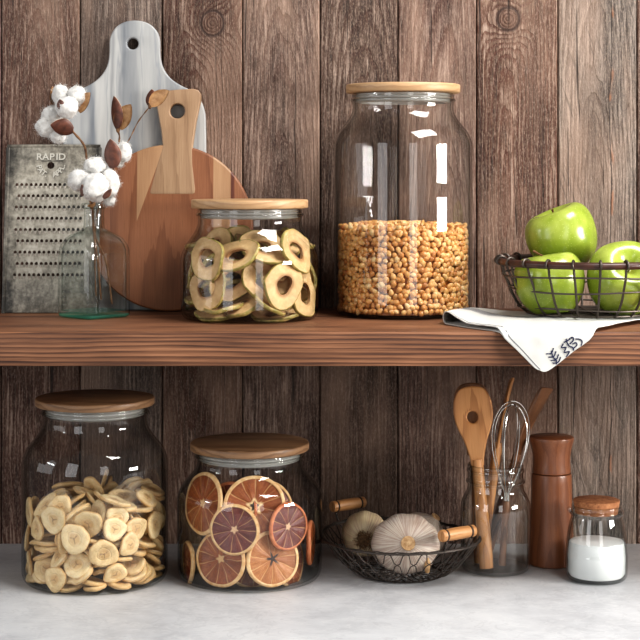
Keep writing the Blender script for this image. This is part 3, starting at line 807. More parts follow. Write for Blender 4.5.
# banana chips: four shapes, copied
def chip_mesh(k):
    ax,ay=((.0186,.0175),(.0212,.0154),(.0157,.0150),(.0258,.0143))[k]
    rad=lambda a:1/math.sqrt((math.cos(a)/ax)**2+(math.sin(a)/ay)**2)*(1+.05*math.cos(2*a+k*1.3)+.05*math.cos(3*a+k)+.018*math.cos(5*a+2*k))
    return polar_solid('banana_chip',rad,.0050,M['banana'],20+k,warp=.0030,lumpy=.26,
        profile=lambda q:.80+.12*math.cos(q*9)+ (.35*q*q if q<.9 else .35*q*q-(q-.9)*6.0))
CHIP=[chip_mesh(k) for k in range(4)]
CHIPS=[(3,0.0718,0.0017,0.0145,0.797,-0,0,-0.604),
(0,0.0654,-0.0021,0.0075,0,0.984,0.181,-0),
(2,0.0463,-0.0119,0.0253,0.313,0.698,0.116,0.634),
(2,0.0089,-0.0673,0.007,0.069,-0,-0,-0.998),
(0,0.0533,-0.0446,0.0221,0.665,0.027,-0.24,0.707),
(3,0.0089,0.0593,0.0075,0,-0.028,1,-0),
(0,0.0622,-0.0301,0.0152,0.613,0.01,-0.241,0.753),
(0,-0.0801,-0.0162,0.0568,0.551,0.321,0.642,0.426),
(1,0.0595,-0.0371,0.0193,0.031,-0.676,-0.696,-0.239),
(0,-0.0231,-0.0349,0.1062,0.153,0.883,0.286,0.34),
(0,0.0369,-0.0533,0.0389,0.087,0.878,0.471,0.019),
(0,0.0093,-0.0585,0.0961,0.725,-0.007,-0.483,0.491),
(2,0.051,-0.0645,0.0593,0.282,0.179,-0.639,-0.693),
(0,0.0687,-0.0118,0.0293,0.029,0.727,0.644,-0.239),
(1,0.0512,-0.0438,0.0297,0.033,0.469,0.85,0.239),
(0,-0.0226,-0.058,0.0075,0.979,-0,0,0.205),
(2,-0.0377,-0.0737,0.0186,0.452,-0.145,0.676,0.563),
(3,0.0266,-0.041,0.0762,0.5,-0.217,-0.683,-0.486),
(3,-0.0113,-0.0713,0.0246,0.886,0.404,-0.151,-0.169),
(2,0.0134,-0.0582,0.0394,0.801,0.205,-0.274,-0.491),
(2,0.0695,0.0196,0.0314,0.285,-0.083,0.183,-0.937),
(2,0.0041,-0.0596,0.0547,0.237,-0.227,-0.93,0.168),
(0,-0.066,-0.0212,0.0139,0.947,0.005,-0.193,0.256),
(2,-0.0044,0.0056,0.0998,0.019,0.985,0.171,-0.019),
(0,-0.053,-0.0452,0.0188,0.081,0.137,0.91,0.383),
(1,0.0366,-0.0559,0.0075,0.9,-0,0,-0.437),
(0,0.0054,-0.0246,0.1034,0.175,0.296,0.114,0.932),
(2,-0.0006,-0.0603,0.0506,0.927,-0.17,0.235,-0.236),
(0,0.0045,-0.0627,0.0142,0.281,0.018,0.005,0.959),
(1,0.0603,-0.0278,0.0512,0.133,0.1,0.04,0.985),
(2,0.025,-0.0571,0.0303,0.715,-0.105,0.06,0.689),
(1,0.0358,-0.0545,0.0674,0.333,-0.902,-0.098,0.259),
(2,0.0179,-0.0565,0.0235,0.07,-0.038,0.115,0.99),
(1,-0.0779,0.0046,0.0202,0.639,0.26,-0.511,-0.512),
(0,-0.0121,-0.0722,0.0362,0.316,-0.061,-0.45,0.833),
(2,-0.0628,-0.0531,0.0772,0.49,-0.027,-0.749,0.445),
(2,-0.0366,-0.0584,0.0412,0.031,-0.825,-0.375,-0.422),
(0,0.052,-0.0378,0.0459,0.128,0.886,-0.44,-0.069),
(2,-0.0774,-0.0292,0.0285,0.46,-0.659,0.228,-0.55),
(0,0.0571,-0.0226,0.0764,0.133,-0.613,-0.658,0.416),
(0,0.0214,-0.0788,0.0518,0.683,-0.669,0.086,0.282),
(2,0.0342,-0.0685,0.0247,0.649,-0.472,0.067,0.593),
(1,0.0661,-0.0082,0.0377,0.033,0.154,0.156,0.975),
(1,-0.0196,-0.0519,0.0331,0.345,0.536,0.461,-0.617),
(1,-0.0207,-0.0479,0.1001,0.346,-0.24,0.897,-0.135),
(0,-0.0518,-0.0495,0.0251,0.365,0.019,-0.391,0.845),
(0,0.0624,-0.031,0.0581,0.576,0.07,0.082,0.81),
(2,0.0284,-0.0581,0.0521,0.049,-0.956,-0.253,0.142),
(3,-0.0115,-0.0127,0.0935,0.907,-0,-0,-0.422),
(2,-0.0658,-0.0104,0.0332,0.225,-0.649,-0.725,-0.055),
(1,0.0019,0.0603,0.0425,0.783,0.064,-0.592,-0.18),
(0,0.0513,-0.0341,0.0785,0.028,0.814,0.388,-0.432),
(2,0.0338,-0.0758,0.0816,0.577,0.698,-0.133,0.402),
(1,0.0143,-0.0163,0.1044,0.894,0.05,0.314,0.316),
(2,-0.0808,0.0181,0.0886,0.663,-0.129,0.677,-0.292),
(0,-0.0799,0.017,0.0426,0.26,-0.601,0.406,-0.637),
(0,-0.0543,-0.0327,0.041,0.98,-0.143,-0.125,0.059),
(0,0.0688,0.0007,0.0461,0.092,0.058,0.335,0.936),
(0,-0.0689,0.0349,0.0803,0.009,0.74,-0.13,-0.66),
(0,0.0047,-0.0623,0.0661,0.804,-0.078,0.127,-0.576),
(0,-0.0129,-0.0623,0.0979,0.386,0.246,-0.279,-0.844),
(1,-0.0253,0.0555,0.0302,0.479,-0.658,-0.514,0.271),
(3,-0.0522,-0.0472,0.0608,0.03,-0.973,0.219,-0.074),
(1,-0.0562,-0.0308,0.0675,0.09,0.389,0.915,-0.064),
(1,0.0165,0.071,0.0217,0.374,0.744,-0.498,0.243),
(0,-0.0568,-0.0258,0.0545,0.132,-0.55,0.824,0.044),
(2,-0.0456,-0.0558,0.0539,0.115,0.016,0.993,0.023),
(0,-0.0246,-0.057,0.07,0.108,0.406,-0.676,-0.606),
(1,-0.0478,-0.02,0.0982,0.844,0.01,-0.365,0.393),
(1,0.0764,-0.0284,0.0766,0.451,0.658,0.208,0.566),
(2,-0.0586,-0.0299,0.0737,0.489,-0.097,0.053,0.865),
(0,0.0286,-0.0592,0.0802,0.137,-0.244,0.344,-0.896),
(0,-0.055,-0.04,0.1031,0.831,0.014,-0.364,0.42),
(0,-0.0349,-0.0026,0.0987,0.693,0.173,-0.145,-0.685),
(0,0.0578,-0.0343,0.0969,0.045,0.097,-0.994,-0.039),
(2,0.0731,-0.0048,0.0768,0.501,0.473,0.695,-0.205),
(0,-0.0405,-0.071,0.0925,0.71,0.588,-0.385,0.041),
(2,0.0718,0.0043,0.051,0.325,0.94,0.022,-0.098),
(0,0.0309,0.0332,0.1031,0.296,0.291,0.907,0.062),
(0,0.0028,-0.0769,0.0884,0.647,0.682,-0.319,0.12),
(0,-0.079,-0.0215,0.0913,0.732,0.182,-0.657,-0.005),
(2,0.0549,0.0259,0.0859,0.435,-0.385,0.39,0.714),
(3,-0.0487,0.0428,0.0948,0.309,0.729,-0.52,0.321),
(1,-0.0141,0.007,0.1101,0.803,-0.129,0.074,-0.577),
(0,0.0764,0.0287,0.0753,0.521,-0.274,-0.627,0.51),
(2,-0.0254,-0.0683,0.0647,0.724,0.266,0.555,-0.312),
(2,0.0577,-0.0551,0.0778,0.393,0.737,-0.218,0.505),
(2,-0.0214,0.0229,0.093,0,-0.452,0.892,-0),
(0,0.0422,-0.0031,0.0989,0.21,-0.695,-0.685,0.057),
(1,0.0222,0.0214,0.1072,0.693,0.171,-0.226,-0.663),
(2,0.0433,-0.0489,0.1045,0.01,0.332,-0.934,-0.129),
(0,-0.0134,-0.0807,0.0711,0.234,-0.348,-0.626,-0.658),
(2,0.0302,-0.0512,0.0959,0.838,0.068,0.337,-0.424),
(0,0.0683,0.0113,0.1067,0.201,0.014,-0.978,-0.051),
(2,0.0071,0.0721,0.1057,0.341,0.511,-0.19,-0.766),
(0,-0.0386,0.0592,0.0987,0.134,0.1,-0.248,-0.954),
(2,0.0129,0.0432,0.1042,0.843,-0.399,-0.357,-0.051),
(1,0.0708,-0.0027,0.0881,0.596,-0.465,0.141,0.639),
(1,0.0713,0.0081,0.1127,0.554,0.193,0.074,0.806),
(1,-0.0155,0.0515,0.0962,0.009,0.036,-0.139,-0.99),
(3,0.0383,-0.0177,0.1114,0.123,0.415,-0.883,-0.179),
(0,-0.0293,0.0649,0.0746,0.454,-0.797,-0.265,0.298),
(2,0.0365,-0.0678,0.0935,0.16,-0.326,0.554,0.749),
(2,-0.0332,-0.0647,0.1066,0.093,-0.358,-0.647,-0.666),
(3,0.0566,0.03,0.1107,0.695,-0.532,-0.177,0.451),
(1,-0.0466,0.019,0.0992,0.837,-0.015,-0.324,-0.441),
(0,-0.0048,0.0243,0.113,0.398,0.071,0.491,0.771),
(0,-0.0496,-0.0422,0.0969,0.431,0.364,0.009,-0.825),
(2,0.0681,-0.0254,0.1098,0.289,-0.132,-0.942,-0.108),
(1,0.0024,0.0705,0.111,0.188,-0.523,-0.156,0.817),
(1,0.0328,-0.0606,0.1129,0.986,-0.002,0.089,-0.143),
(1,-0.0412,0.0485,0.1117,0.092,-0.163,0.95,-0.251),
(0,0.0416,0.0575,0.1042,0.108,0.096,0.835,-0.531)]
CHIP_LABEL={91: 'round banana chip facing the viewer at centre left of the banana pile', 40: 'banana chip lying flat on the glass at the centre of the banana pile', 34: 'large banana chip on the glass low in the banana pile, left of centre', 76: 'banana chip facing out high on the left of the banana pile', 16: 'banana chip facing out at the bottom left of the banana pile', 106: 'banana chip at the very top of the banana pile, near the middle', 108: 'banana chip at the top right edge of the banana pile'}
for i,(k,x,y,z,a,b,c,d) in enumerate(CHIPS):
    o=link('banana_chip',CHIP[k]); place(o,J['banana'],(x*1.03,y*1.03,z),(a,b,c,d))
    tag(o,CHIP_LABEL.get(i,'dried banana chip in the pile inside the lower left jar'),'banana chip','banana chips in the tall lower jar')

# dried apple rings: flesh and skin
AR=((.0295,.0265),(.0310,.0250),(.0255,.0245))
def ring_parts(k):
    ax,ay=AR[k]
    rad=lambda a:1/math.sqrt((math.cos(a)/ax)**2+(math.sin(a)/ay)**2)*(1+.03*math.cos(2*a+k)+.03*math.cos(3*a+2*k))
    kw=dict(seed=60+k)
    f=polar_solid('flesh',rad,.0046,M['aflesh'],60+k,inner=(.44,.40,.36)[k],warp=.0050,lumpy=.22,rings=(0,.1,.3,.55,.8,.95,1.0),profile=lambda q:.8+.25*q)
    s=rim_band('skin',rad,.0046,M['askin'],60+k,.22,.0050,lip=.022)
    return f,s
RING=[ring_parts(k) for k in range(3)]
def apple_ring(k, pos, q, label, group=None):
    t=thing('dried_apple_ring',label,'dried fruit',group=group)
    link('flesh',RING[k][0],t); link('skin',RING[k][1],t)
    place(t,J['apple'],pos,q); return t
RINGS=[(2,0.0112,-0.0108,0.0287,0.488,-0.779,-0.318,-0.233),
(1,0.0292,0.0047,0.0236,0.233,-0.055,-0.33,0.913),
(2,-0.0262,0.0038,0.0175,0.137,-0.382,0.897,0.178),
(2,0.0286,-0.0546,0.0262,0.282,-0.678,-0.669,0.115),
(1,0.0449,-0.0601,0.0473,0.083,-0.519,0.597,0.606),
(1,-0.0606,0.0284,0.0558,0.309,0.704,0.016,0.64),
(2,0.0514,0.0319,0.0222,0.913,0.204,-0.013,0.354),
(1,0.0697,0.0303,0.05,0.591,-0.151,-0.62,0.493),
(2,-0.0317,-0.0512,0.0203,0.048,0.134,0.989,0.033),
(2,-0.0762,-0.0005,0.0652,0.56,0.328,0.716,0.256),
(0,-0.0265,-0.0162,0.0457,0.098,-0.434,0.891,-0.088),
(1,-0.0526,-0.0163,0.0321,0.997,0.027,-0.049,-0.052),
(1,0.0408,-0.0328,0.06,0.012,0.418,-0.779,-0.466),
(1,-0.0465,-0.0207,0.0478,0.896,0.037,-0.166,-0.41),
(2,-0.007,0.0313,0.0526,0.142,-0.599,-0.769,-0.174),
(1,0.0012,-0.0071,0.0583,0.105,0.65,0.752,0.037),
(2,-0.0342,0.0092,0.0782,0.148,0.587,-0.765,0.222),
(0,-0.0094,-0.0205,0.086,0.686,-0.138,0.199,0.686),
(1,-0.0147,-0.0636,0.0872,0.029,-0.26,-0.366,0.893),
(0,-0.0516,-0.0547,0.0827,0.034,0.494,0.617,0.612),
(1,-0.0486,0.0294,0.0939,0.027,0.984,0.062,0.165),
(2,0.0575,0.0234,0.0909,0.384,-0.263,0.044,-0.884),
(1,-0.0326,-0.0094,0.0593,0.016,0.851,-0.515,0.102),
(1,-0.06,-0.02,0.0636,0.89,0.009,-0.438,-0.127),
(1,0.0442,-0.0072,0.0688,0.854,0.382,0.15,0.32),
(1,-0.011,-0.0013,0.0908,0.189,0.706,-0.683,0.012),
(1,-0.0601,0.0072,0.0971,0.113,0.793,0.586,0.124),
(1,0.0031,0.0472,0.0923,0.035,-0.882,-0.468,0.052),
(0,0.0084,0.0218,0.0978,0.955,0.06,0.142,-0.255),
(1,-0.0247,0.069,0.0912,0.382,0.226,0.778,-0.444),
(2,0.0612,0.0156,0.1039,0.864,-0.172,0.203,-0.428),
(1,0.0637,-0.0412,0.0917,0.764,0.402,0.49,0.121)]
HAND=[ # px, py, distance, shape, direction its face looks, turn, label
 (207.5,288,2.126,0,(-.52,-.85,.06),.9,'upright pale dried apple ring at the left front of its jar'),
 (232,280,2.130,1,(.08,-.97,.10),.7,'dried apple ring with dark core hole, behind the left front ring'),
 (264,247,2.135,1,(.30,-.70,.62),-.45,'green edged dried apple ring tilted down at the top of the pile'),
 (283,243,2.178,0,(.25,-.55,.80),.3,'dried apple ring lying flat at the top right of its jar'),
 (304,294,2.150,0,(.84,-.54,.05),1.5,'dried apple ring pressed against the right wall of its jar'),
 (264,283,2.130,1,(.45,-.80,.35),-.8,'large curled dried apple ring in the middle of its jar'),
 (218,312,2.158,0,(-.12,-.25,.95),.2,'dried apple ring lying flat under the left front ring'),
 (243,306,2.135,2,(-.40,-.40,.82),.0,'small dried apple ring leaning edge on at bottom centre of its jar'),
 (276,313,2.152,1,(.06,-.22,.97),.1,'dried apple ring lying edge on at bottom right of its jar'),
 (217,247,2.160,2,(-.55,-.70,.45),.5,'dried apple ring against the left shoulder of its jar'),
]
hp=[]
for (px,py,d,k,dr,rl,lab) in HAND:
    p=W(px,py,d)-J['apple']; hp.append(p); apple_ring(k,p,dirq(dr,rl),lab)
RING_LABEL={4: 'large round dried apple ring facing out at right centre of its jar', 18: 'dried apple ring leaning back at the upper middle of its jar', 19: 'dried apple ring facing out at the upper left of its jar', 31: 'tall dried apple ring standing at the upper right of its jar'}
for i,(k,x,y,z,a,b,c,d) in enumerate(RINGS):
    apple_ring(k,(x,y,z),(a,b,c,d),RING_LABEL.get(i,'curled dried apple ring half buried in the pile inside the squat shelf jar'),'dried apple rings in the shelf jar')

# dried orange slices
def slice_parts(R,matf,matr,seed):
    rad=lambda a:R*.93*(1+.012*math.cos(3*a+seed))
    ridge=lambda q,a:.0005*math.cos(a*11)*math.sin(min(1,q)*PI)
    f=polar_solid('flesh',rad,.0034,matf,seed,warp=.0010,lumpy=.05,nA=66,rings=(0,.08,.16,.3,.45,.6,.75,.88,.95,1.0),profile=lambda q:.9,ridge=ridge)
    r=rim_band('rind',rad,.0052,matr,seed,.05,.0010,nA=66,over=.0022,lip=.045)
    return f,r
def orange_slice(label,R,phi,rho,z,tiltback,roll,mf,mr,seed,tilt_side=0.0):
    t=thing('dried_orange_slice',label,'dried fruit')
    f,r=slice_parts(R,M[mf],M[mr],seed); link('flesh',f,t); link('rind',r,t)
    # +z of the slice looks out through the glass at azimuth phi (0 = towards the viewer)
    q=Matrix.Rotation(phi,3,'Z')@Matrix.Rotation(PI/2+0.0,3,'X')@Matrix.Rotation(-tiltback,3,'X')@Matrix.Rotation(tilt_side,3,'Y')@Matrix.Rotation(roll,3,'Z')
    place(t,J['orange'],(rho*math.sin(phi),-rho*math.cos(phi),z),q.to_quaternion())
    return t
def zc(py,d=2.078): return EYE-(py-170)*d/FOC-CZ
R_=math.radians
orange_slice('round blood orange slice with cream rind, frontmost in its jar',.0320,R_(-11),.0820,zc(528.5),R_(2),.3,'or2','rind',1)
orange_slice('small blood orange slice with reddish rind at the right of its jar',.0305,R_(40),.0790,zc(529),R_(2),.1,'or2','rindred',2)
orange_slice('large dried orange slice resting at bottom left of its jar',.0355,R_(-27),.0740,zc(560.3),R_(6),.5,'or1','rind',3)
orange_slice('dried orange slice with a dark star heart at bottom of its jar',.0355,R_(25),.0740,zc(560),R_(6),.9,'or3','rind',4)
orange_slice('tall dried orange slice turned to the left at jar shoulder',.0400,R_(-52),.0720,zc(508),R_(8),.2,'or1','rind',5)
orange_slice('big dried orange slice with open heart behind the front slice',.0392,R_(8),.0640,zc(503,2.11),R_(8),.7,'or5','rind',6)
orange_slice('dark red orange slice seen nearly edge on at the left wall of its jar',.0285,R_(-74),.0810,zc(561,2.14),R_(1),.4,'or4','rind',7)
orange_slice('brown orange slice seen nearly edge on at the right wall of its jar',.0290,R_(84),.0800,zc(543,2.14),R_(0),.4,'or1','rindred',8)
orange_slice('dark orange slice half hidden behind the tall left slice',.0340,R_(-20),.0560,zc(504,2.13),R_(6),.8,'or4','rindred',9)
orange_slice('orange slice half hidden behind the big top slice',.0350,R_(30),.0500,zc(505,2.13),R_(6),.8,'or4','rind',10)
orange_slice('orange slice standing in the middle of its jar behind the lower slices',.0350,R_(5),.0480,zc(556,2.13),R_(8),.8,'or1','rind',12)
orange_slice('orange slice leaning behind the small red rimmed slice',.0320,R_(58),.0620,zc(560,2.13),R_(6),.8,'or1','rind',13)

# ------------------------------------------------------------------ aqua bottle with cotton
def bottle():
    d=2.205
    t=thing('glass_bottle','square pale aqua glass bottle holding cotton branches','bottle',(WX(94,d),d-DW,0),(0,0,0))
    s=d/FOC; n=72; hw=35.8*s
    def ring(z,size,b,rnd):
        "b=0 round, 1 rounded square standing corner forwards"
        pts=[]
        for k in range(n):
            a=2*PI*k/n
            # rounded diamond: |x|^p+|y|^p with p small -> in the 45 degree frame a superellipse
            c_,s_=abs(math.cos(a+PI/4)),abs(math.sin(a+PI/4)); p=rnd
            rs=(c_**p+s_**p)**(-1/p)/ (2**.5/ (2**(1/p)) ) if b>0 else 1
            diag=2**(.5-1/p)
            rsq=((c_**p+s_**p)**(-1/p))/( (2*(.5**.5)**p)**(-1/p) )
            r=size*((1-b)+b*rsq)
            pts.append((r*math.cos(a),r*math.sin(a),z))
        return pts
    Z=lambda py:(319-py)*s
    lev=[(.0004,hw*.88,1),(.0018,hw*.97,1),(.005,hw,1),(.03,hw,1),(Z(256)-.006,hw,1),(Z(252),hw*.99,1),(Z(246),hw*.93,.98),(Z(240),hw*.80,.92),(Z(236),hw*.62,.75),(Z(233),hw*.44,.4),(Z(230.5),11*s,.1),(Z(227),10.2*s,0),(Z(216),10.0*s,0),(Z(211),10.2*s,0),(Z(209.5),12.6*s,0),(Z(206.5),12.8*s,0),(Z(205),11.5*s,0)]
    th=.0036
    def build(lv,pp): return [ring(z,r,b,pp) for z,r,b in lv]
    outer=build(lev,14)
    inner=build([(max(z,.009 if r>.02 else 0)+(0 if r<.02 else 0),r-th*(1.25 if b>.5 else 1),b) for z,r,b in lev[1:]],5)
    P=[[(0,0,.0012)]*n]+outer+inner[::-1]+[[(0,0,.008)]*n]
    vs=[p for row in P for p in row]; fs=[]; mi=[]
    m=len(P)
    mb=MB()
    for i in range(m-1):
        mb.cur=1 if (i<3 or i>=m-3) else 0
        for k in range(n):
            l=(k+1)%n; mb.face([i*n+k,i*n+l,(i+1)*n+l,(i+1)*n+k])
    mb.v=[Vector(p) for p in vs]
    o=mb.obj('glass_body',[M['aqua'],M['aquabase']],t,sharp=50)
    return t
BT=bottle()
BL=Vector(BT.location)

# cotton
def lock_into(mb, c, r, seed, sq=(1,1,1), fuzz=420):
    rnd=random.Random(seed)
    bm=bmesh.new(); bmesh.ops.create_icosphere(bm,subdivisions=4,radius=1)
    vs=[]
    for v in bm.verts:
        p=v.co.copy(); k=1+.16*nz(p,1.6,seed)+.07*nz(p,4.5,seed+3)+.035*nz(p,11,seed+5)
        vs.append(Vector(c)+Vector((p.x*sq[0],p.y*sq[1],p.z*sq[2]))*r*k)
    mb.add(vs,[[v.index for v in f.verts] for f in bm.faces]); 
    for i in range(fuzz):
        j=rnd.randrange(len(vs)); p=vs[j]; nrm=(p-Vector(c)).normalized()
        a=p-nrm*.0006; dirr=(nrm*.7+Vector((rnd.gauss(0,.6),rnd.gauss(0,.6),rnd.gauss(0,.6)))).normalized()
        L=rnd.uniform(.0018,.0058); b=a+dirr*L*.6; e=b+(dirr+Vector((rnd.gauss(0,.6),rnd.gauss(0,.6),rnd.gauss(0,.6)))).normalized()*L*.5
        mb.tube([a,b,e],[.00015,.00012,.00004],3)
    bm.free()
def husk_mesh(length,width,cup=.45,curl=.3):
    "one dry boat-shaped bract, base at origin, tip along +z, hollow side faces -y"
    P=[];inner=[]
    nu,nv=13,9
    for side in (0,1):
        for i in range(nu):
            u=i/(nu-1); w=width*.5*(math.sin(PI*min(1,u*.93+.07))**.75)*(1-.25*u)+.0004; row=[]
            for j in range(nv):
                v=j/(nv-1)*2-1
                x=w*math.sin(v*1.45)/math.sin(1.45)
                y=-(w*cup*(1-math.cos(v*1.45)))*1.2 - curl*length*.35*(u**2) +(.0006 if side==0 else -.0)
                z=length*u
                row.append((x,y,z))
            P.append(row)
    mb=MB(); mb.grid(P[:nu]); a=len(mb.v); mb.grid(P[nu:])
    me=mb.mesh('seed_husk',M['husk'],80)
    at=me.attributes.new('inner','FLOAT','POINT'); at.data.foreach_set('value',[0.0]*a+[1.0]*(len(mb.v)-a))
    return me
def huskq(direction, turn):
    'stand the husk along a direction; turn 0 shows its hollow to the viewer, pi its back'
    z=Vector(direction).normalized(); f=Matrix.Rotation(turn,3,z)@Vector((0,-1,.15))
    y=-(f-z*f.dot(z)).normalized(); x=y.cross(z)
    return Matrix((x,y,z)).transposed().to_quaternion()
def put_local(o, p, q=None):
    o.location=p
    if q is not None: o.rotation_mode='QUATERNION'; o.rotation_quaternion=q
def branch(label):
    return thing('cotton_branch',label,'cotton',BL)
def L(px,py,d): return W(px,py,d)-BL
def boll(par, locks, husks, seed):
    mb=MB(); c=L(*locks[0][:3])
    for i,(px,py,d,r,sq) in enumerate(locks): lock_into(mb,L(px,py,d)-c,r,seed+i,sq)
    o=mb.obj('cotton_boll',M['cotton'],par,sharp=180); o.location=c
    for (px,py,d,dr,roll,le,wi) in husks:
        h=link('seed_husk',husk_mesh(le,wi),o); put_local(h,L(px,py,d)-c,huskq(dr,roll))
    return o
def stem(par, pts, r0, r1):
    P=crom(pts,5); mb=MB(); m=len(P)
    mb.tube(P,[r0+(r1-r0)*i/(m-1)+.0003*math.sin(i*1.7) for i in range(m)],8); return mb.obj('stem',M['stem'],par)
b1=branch('cotton branch with a large white boll at upper left, above the tin grater')
stem(b1,[L(112,304,2.215),L(106,262,2.21),L(96,238,2.205),L(92,214,2.205),L(89,192,2.20),L(87,165,2.19),L(85.5,150,2.185),L(82,142,2.18),L(74,133,2.178),L(68,126,2.178)],.0011,.0018)
boll(b1,[(67,107,2.165,.0150,(1.05,1,.95)),(77,96,2.175,.0125,(1.0,1,1.05)),(61,95,2.18,.0130,(.95,1,1.05)),(47,127,2.178,.0135,(1.1,1,1.0)),(53,118,2.185,.0150,(1,1,1.15)),(58,136,2.175,.0105,(1.0,1,.9))],
  [(73,131,2.160,(-.95,-.25,.22),2.6,.030,.026),(79,112,2.172,(.62,-.1,.9),-.5,.030,.024),(61,110,2.152,(-.1,-.2,.9),2.9,.014,.012),(54,106,2.19,(-.15,0,1),.9,.026,.022)],100)
b2=branch('cotton branch with a white boll drooping over the bottle mouth')
stem(b2,[L(101,300,2.20),L(98,262,2.195),L(94,235,2.20),L(93,215,2.20),L(92,203,2.19),L(92,192,2.185)],.0011,.0018)
boll(b2,[(95,187,2.150,.0185,(1.0,1,1.0)),(80,180,2.165,.0150,(1.15,1,.95)),(95,166,2.168,.0140,(1.05,1,.9)),(110,183,2.165,.0150,(.85,1,1.25)),(109,200,2.172,.0085,(.9,1,.9))],
  [(82,196,2.140,(-.05,-.1,.9),2.6,.015,.007),(103,198,2.136,(.62,-.1,.7),2.8,.016,.009),(92,204,2.17,(.1,-.3,-.2),0,.010,.012)],200)
b3=branch('slender cotton branch with open brown husks and one small boll')
stem(b3,[L(96,296,2.225),L(95,262,2.215),L(95,236,2.21),L(97,214,2.205),L(106,192,2.20),L(113,172,2.19),L(117,152,2.19),L(119.5,138,2.19),L(118,131,2.19)],.0010,.0012)
sb=stem(b3,[L(117,152,2.19),L(126,144,2.192),L(131,136,2.195),L(138,122,2.2),L(147,110,2.2),L(150,106,2.2)],.0008,.0007)
boll(b3,[(123,152,2.178,.0118,(.95,1,1.15)),(119,161,2.182,.0080,(.9,1,1))],[(113,168,2.160,(-.12,-.1,1),2.9,.038,.026)],300)
def pod(par,px,py,d,husks,seed):
    mb=MB(); mb.lathe([(.0004,-.004),(.0016,-.0035),(.0026,-.001),(.0030,.0015),(.0018,.004),(.0004,.0045)],10)
    o=mb.obj('seed_pod',M['stem'],par); o.location=L(px,py,d)
    for (dx,dr,roll,le,wi) in husks:
        h=link('seed_husk',husk_mesh(le,wi),o); put_local(h,dx,huskq(dr,roll))
pod(b3,118,130,2.188,[((-.001,-.002,.002),(-.16,-.05,1),2.5,.043,.022),((.002,0,.002),(.48,-.1,.85),-.35,.036,.030)],1)
pod(b3,150,106,2.198,[((-.001,0,.001),(.10,.1,1),2.7,.022,.020),((.001,-.003,.001),(.86,-.1,.62),-.2,.032,.022)],2)
# ------------------------------------------------------------------ green apples, wire basket and towel
def basket():
    cx,d=WX(589,2.172),2.172
    t=thing('wire_fruit_basket','round bronze wire basket with a dark wooden rim, holding green apples','basket',(cx,d-DW,.0084))
    Rr=.1165; zr=.0670
    def pr(u): # u 0 bottom ring .. 1 rim
        P=[(.082,.0015),(.092,.010),(.101,.024),(.108,.042),(.1135,.054),(.1165,.0670)]
        f=u*(len(P)-1); i=min(int(f),len(P)-2); q=f-i
        return P[i][0]+(P[i+1][0]-P[i][0])*q, P[i][1]+(P[i+1][1]-P[i][1])*q
    mb=MB(); mb.tube([(Rr*math.cos(a),Rr*math.sin(a),zr+.001) for a in [2*PI*k/72 for k in range(72)]],.0047,10,True); mb.obj('rim',M['rim'],t)
    nw=22
    for k in range(nw):
        a=2*PI*(k+.36)/nw; ca,sa=math.cos(a),math.sin(a)
        pts=[]
        for q in (0,.2,.4,.6,.8,.95): r,z=pr(q); pts.append((r*ca,r*sa,z))
        for th in (-.3,.5,1.2,1.9,2.7,3.5): # hook over the rim
            r=Rr+.0066*math.cos(th); z=zr+.001+.0066*math.sin(th); pts.append((r*ca,r*sa,z))
        # gentle sideways sway of hand-bent wire
        w=random.uniform(-.004,.004)
        pts=[(x-sa*w*math.sin(z/zr*PI),y+ca*w*math.sin(z/zr*PI),z) for x,y,z in pts]
        m=MB(); m.tube(crom(pts,3),.0016,7); m.obj('upright_wire',M['wire'],t)
    for u in (.20,.50,.76):
        m=MB(); r,z=pr(u); m.tube([((r+.001)*math.cos(a),(r+.001)*math.sin(a),z+.0012*math.sin(3*a+u*9)) for a in [2*PI*k/72 for k in range(72)]],.0012,7,True); m.obj('hoop_wire',M['wire'],t)
    m=MB(); r,z=pr(0); m.tube([(r*math.cos(a),r*math.sin(a),z) for a in [2*PI*k/72 for k in range(72)]],.0015,7,True); m.obj('base_ring',M['wire'],t)
    for k in range(7):
        yy=-.072+.024*k; h=math.sqrt(max(0,.082**2-yy*yy)); m=MB(); m.tube([(-h,yy,.0015),(0,yy,.001),(h,yy,.0015)],.0012,6); m.obj('base_wire',M['wire'],t)
    for k in range(5):
        xx=-.054+.027*k; h=math.sqrt(max(0,.082**2-xx*xx)); m=MB(); m.tube([(xx,-h,.002),(xx,0,.0015),(xx,h,.002)],.0012,6); m.obj('base_wire',M['wire'],t)
    return t
BK=basket()
def green_apple(label, pos, axis, r, stem_dir, seed, sl=.020, sx=1.0):
    t=thing('green_apple',label,'apple',pos)
    t.rotation_mode='QUATERNION'; t.rotation_quaternion=dirq(axis,seed)
    pr=[(.0006,.50),(.06,.50),(.13,.545),(.22,.64),(.36,.75),(.52,.815),(.68,.80),(.83,.70),(.94,.52),(1.0,.27),(1.0,.05),(.96,-.20),(.87,-.44),(.74,-.64),(.58,-.79),(.42,-.865),(.28,-.86),(.16,-.79),(.07,-.735),(.0006,-.72)]
    cr=crom([(a,b,0) for a,b in pr],4)
    P=[]; n=56
    for p in cr:
        row=[]
        for k in range(n):
            a=2*PI*k/n; lob=1+.022*math.cos(5*a+seed)*(.3+abs(p.y))+.03*nz((math.cos(a),math.sin(a),p.y),.9,seed)
            row.append((p.x*r*lob*math.cos(a)*sx,p.x*r*lob*math.sin(a),p.y*r*(1+.06*math.cos(a-seed)*p.x)))
        P.append(row)
    mb=MB(); Pt=[list(c) for c in zip(*P)]; mb.grid(Pt,closed_u=True); mb.obj('fruit',M['apple'],t,sharp=180)
    m=MB(); b=Vector((0,0,.49*r)); sd=Vector(stem_dir)
    m.tube(crom([b,b+Vector((0,0,sl*.35)),b+Vector((0,0,sl*.55))+sd*sl*.25,b+Vector((0,0,sl*.8))+sd*sl*.7],4),[.0013]*9+[.0012,.0013,.0016,.0019],8)
    m.obj('stalk',M['applestem'],t)
    return t
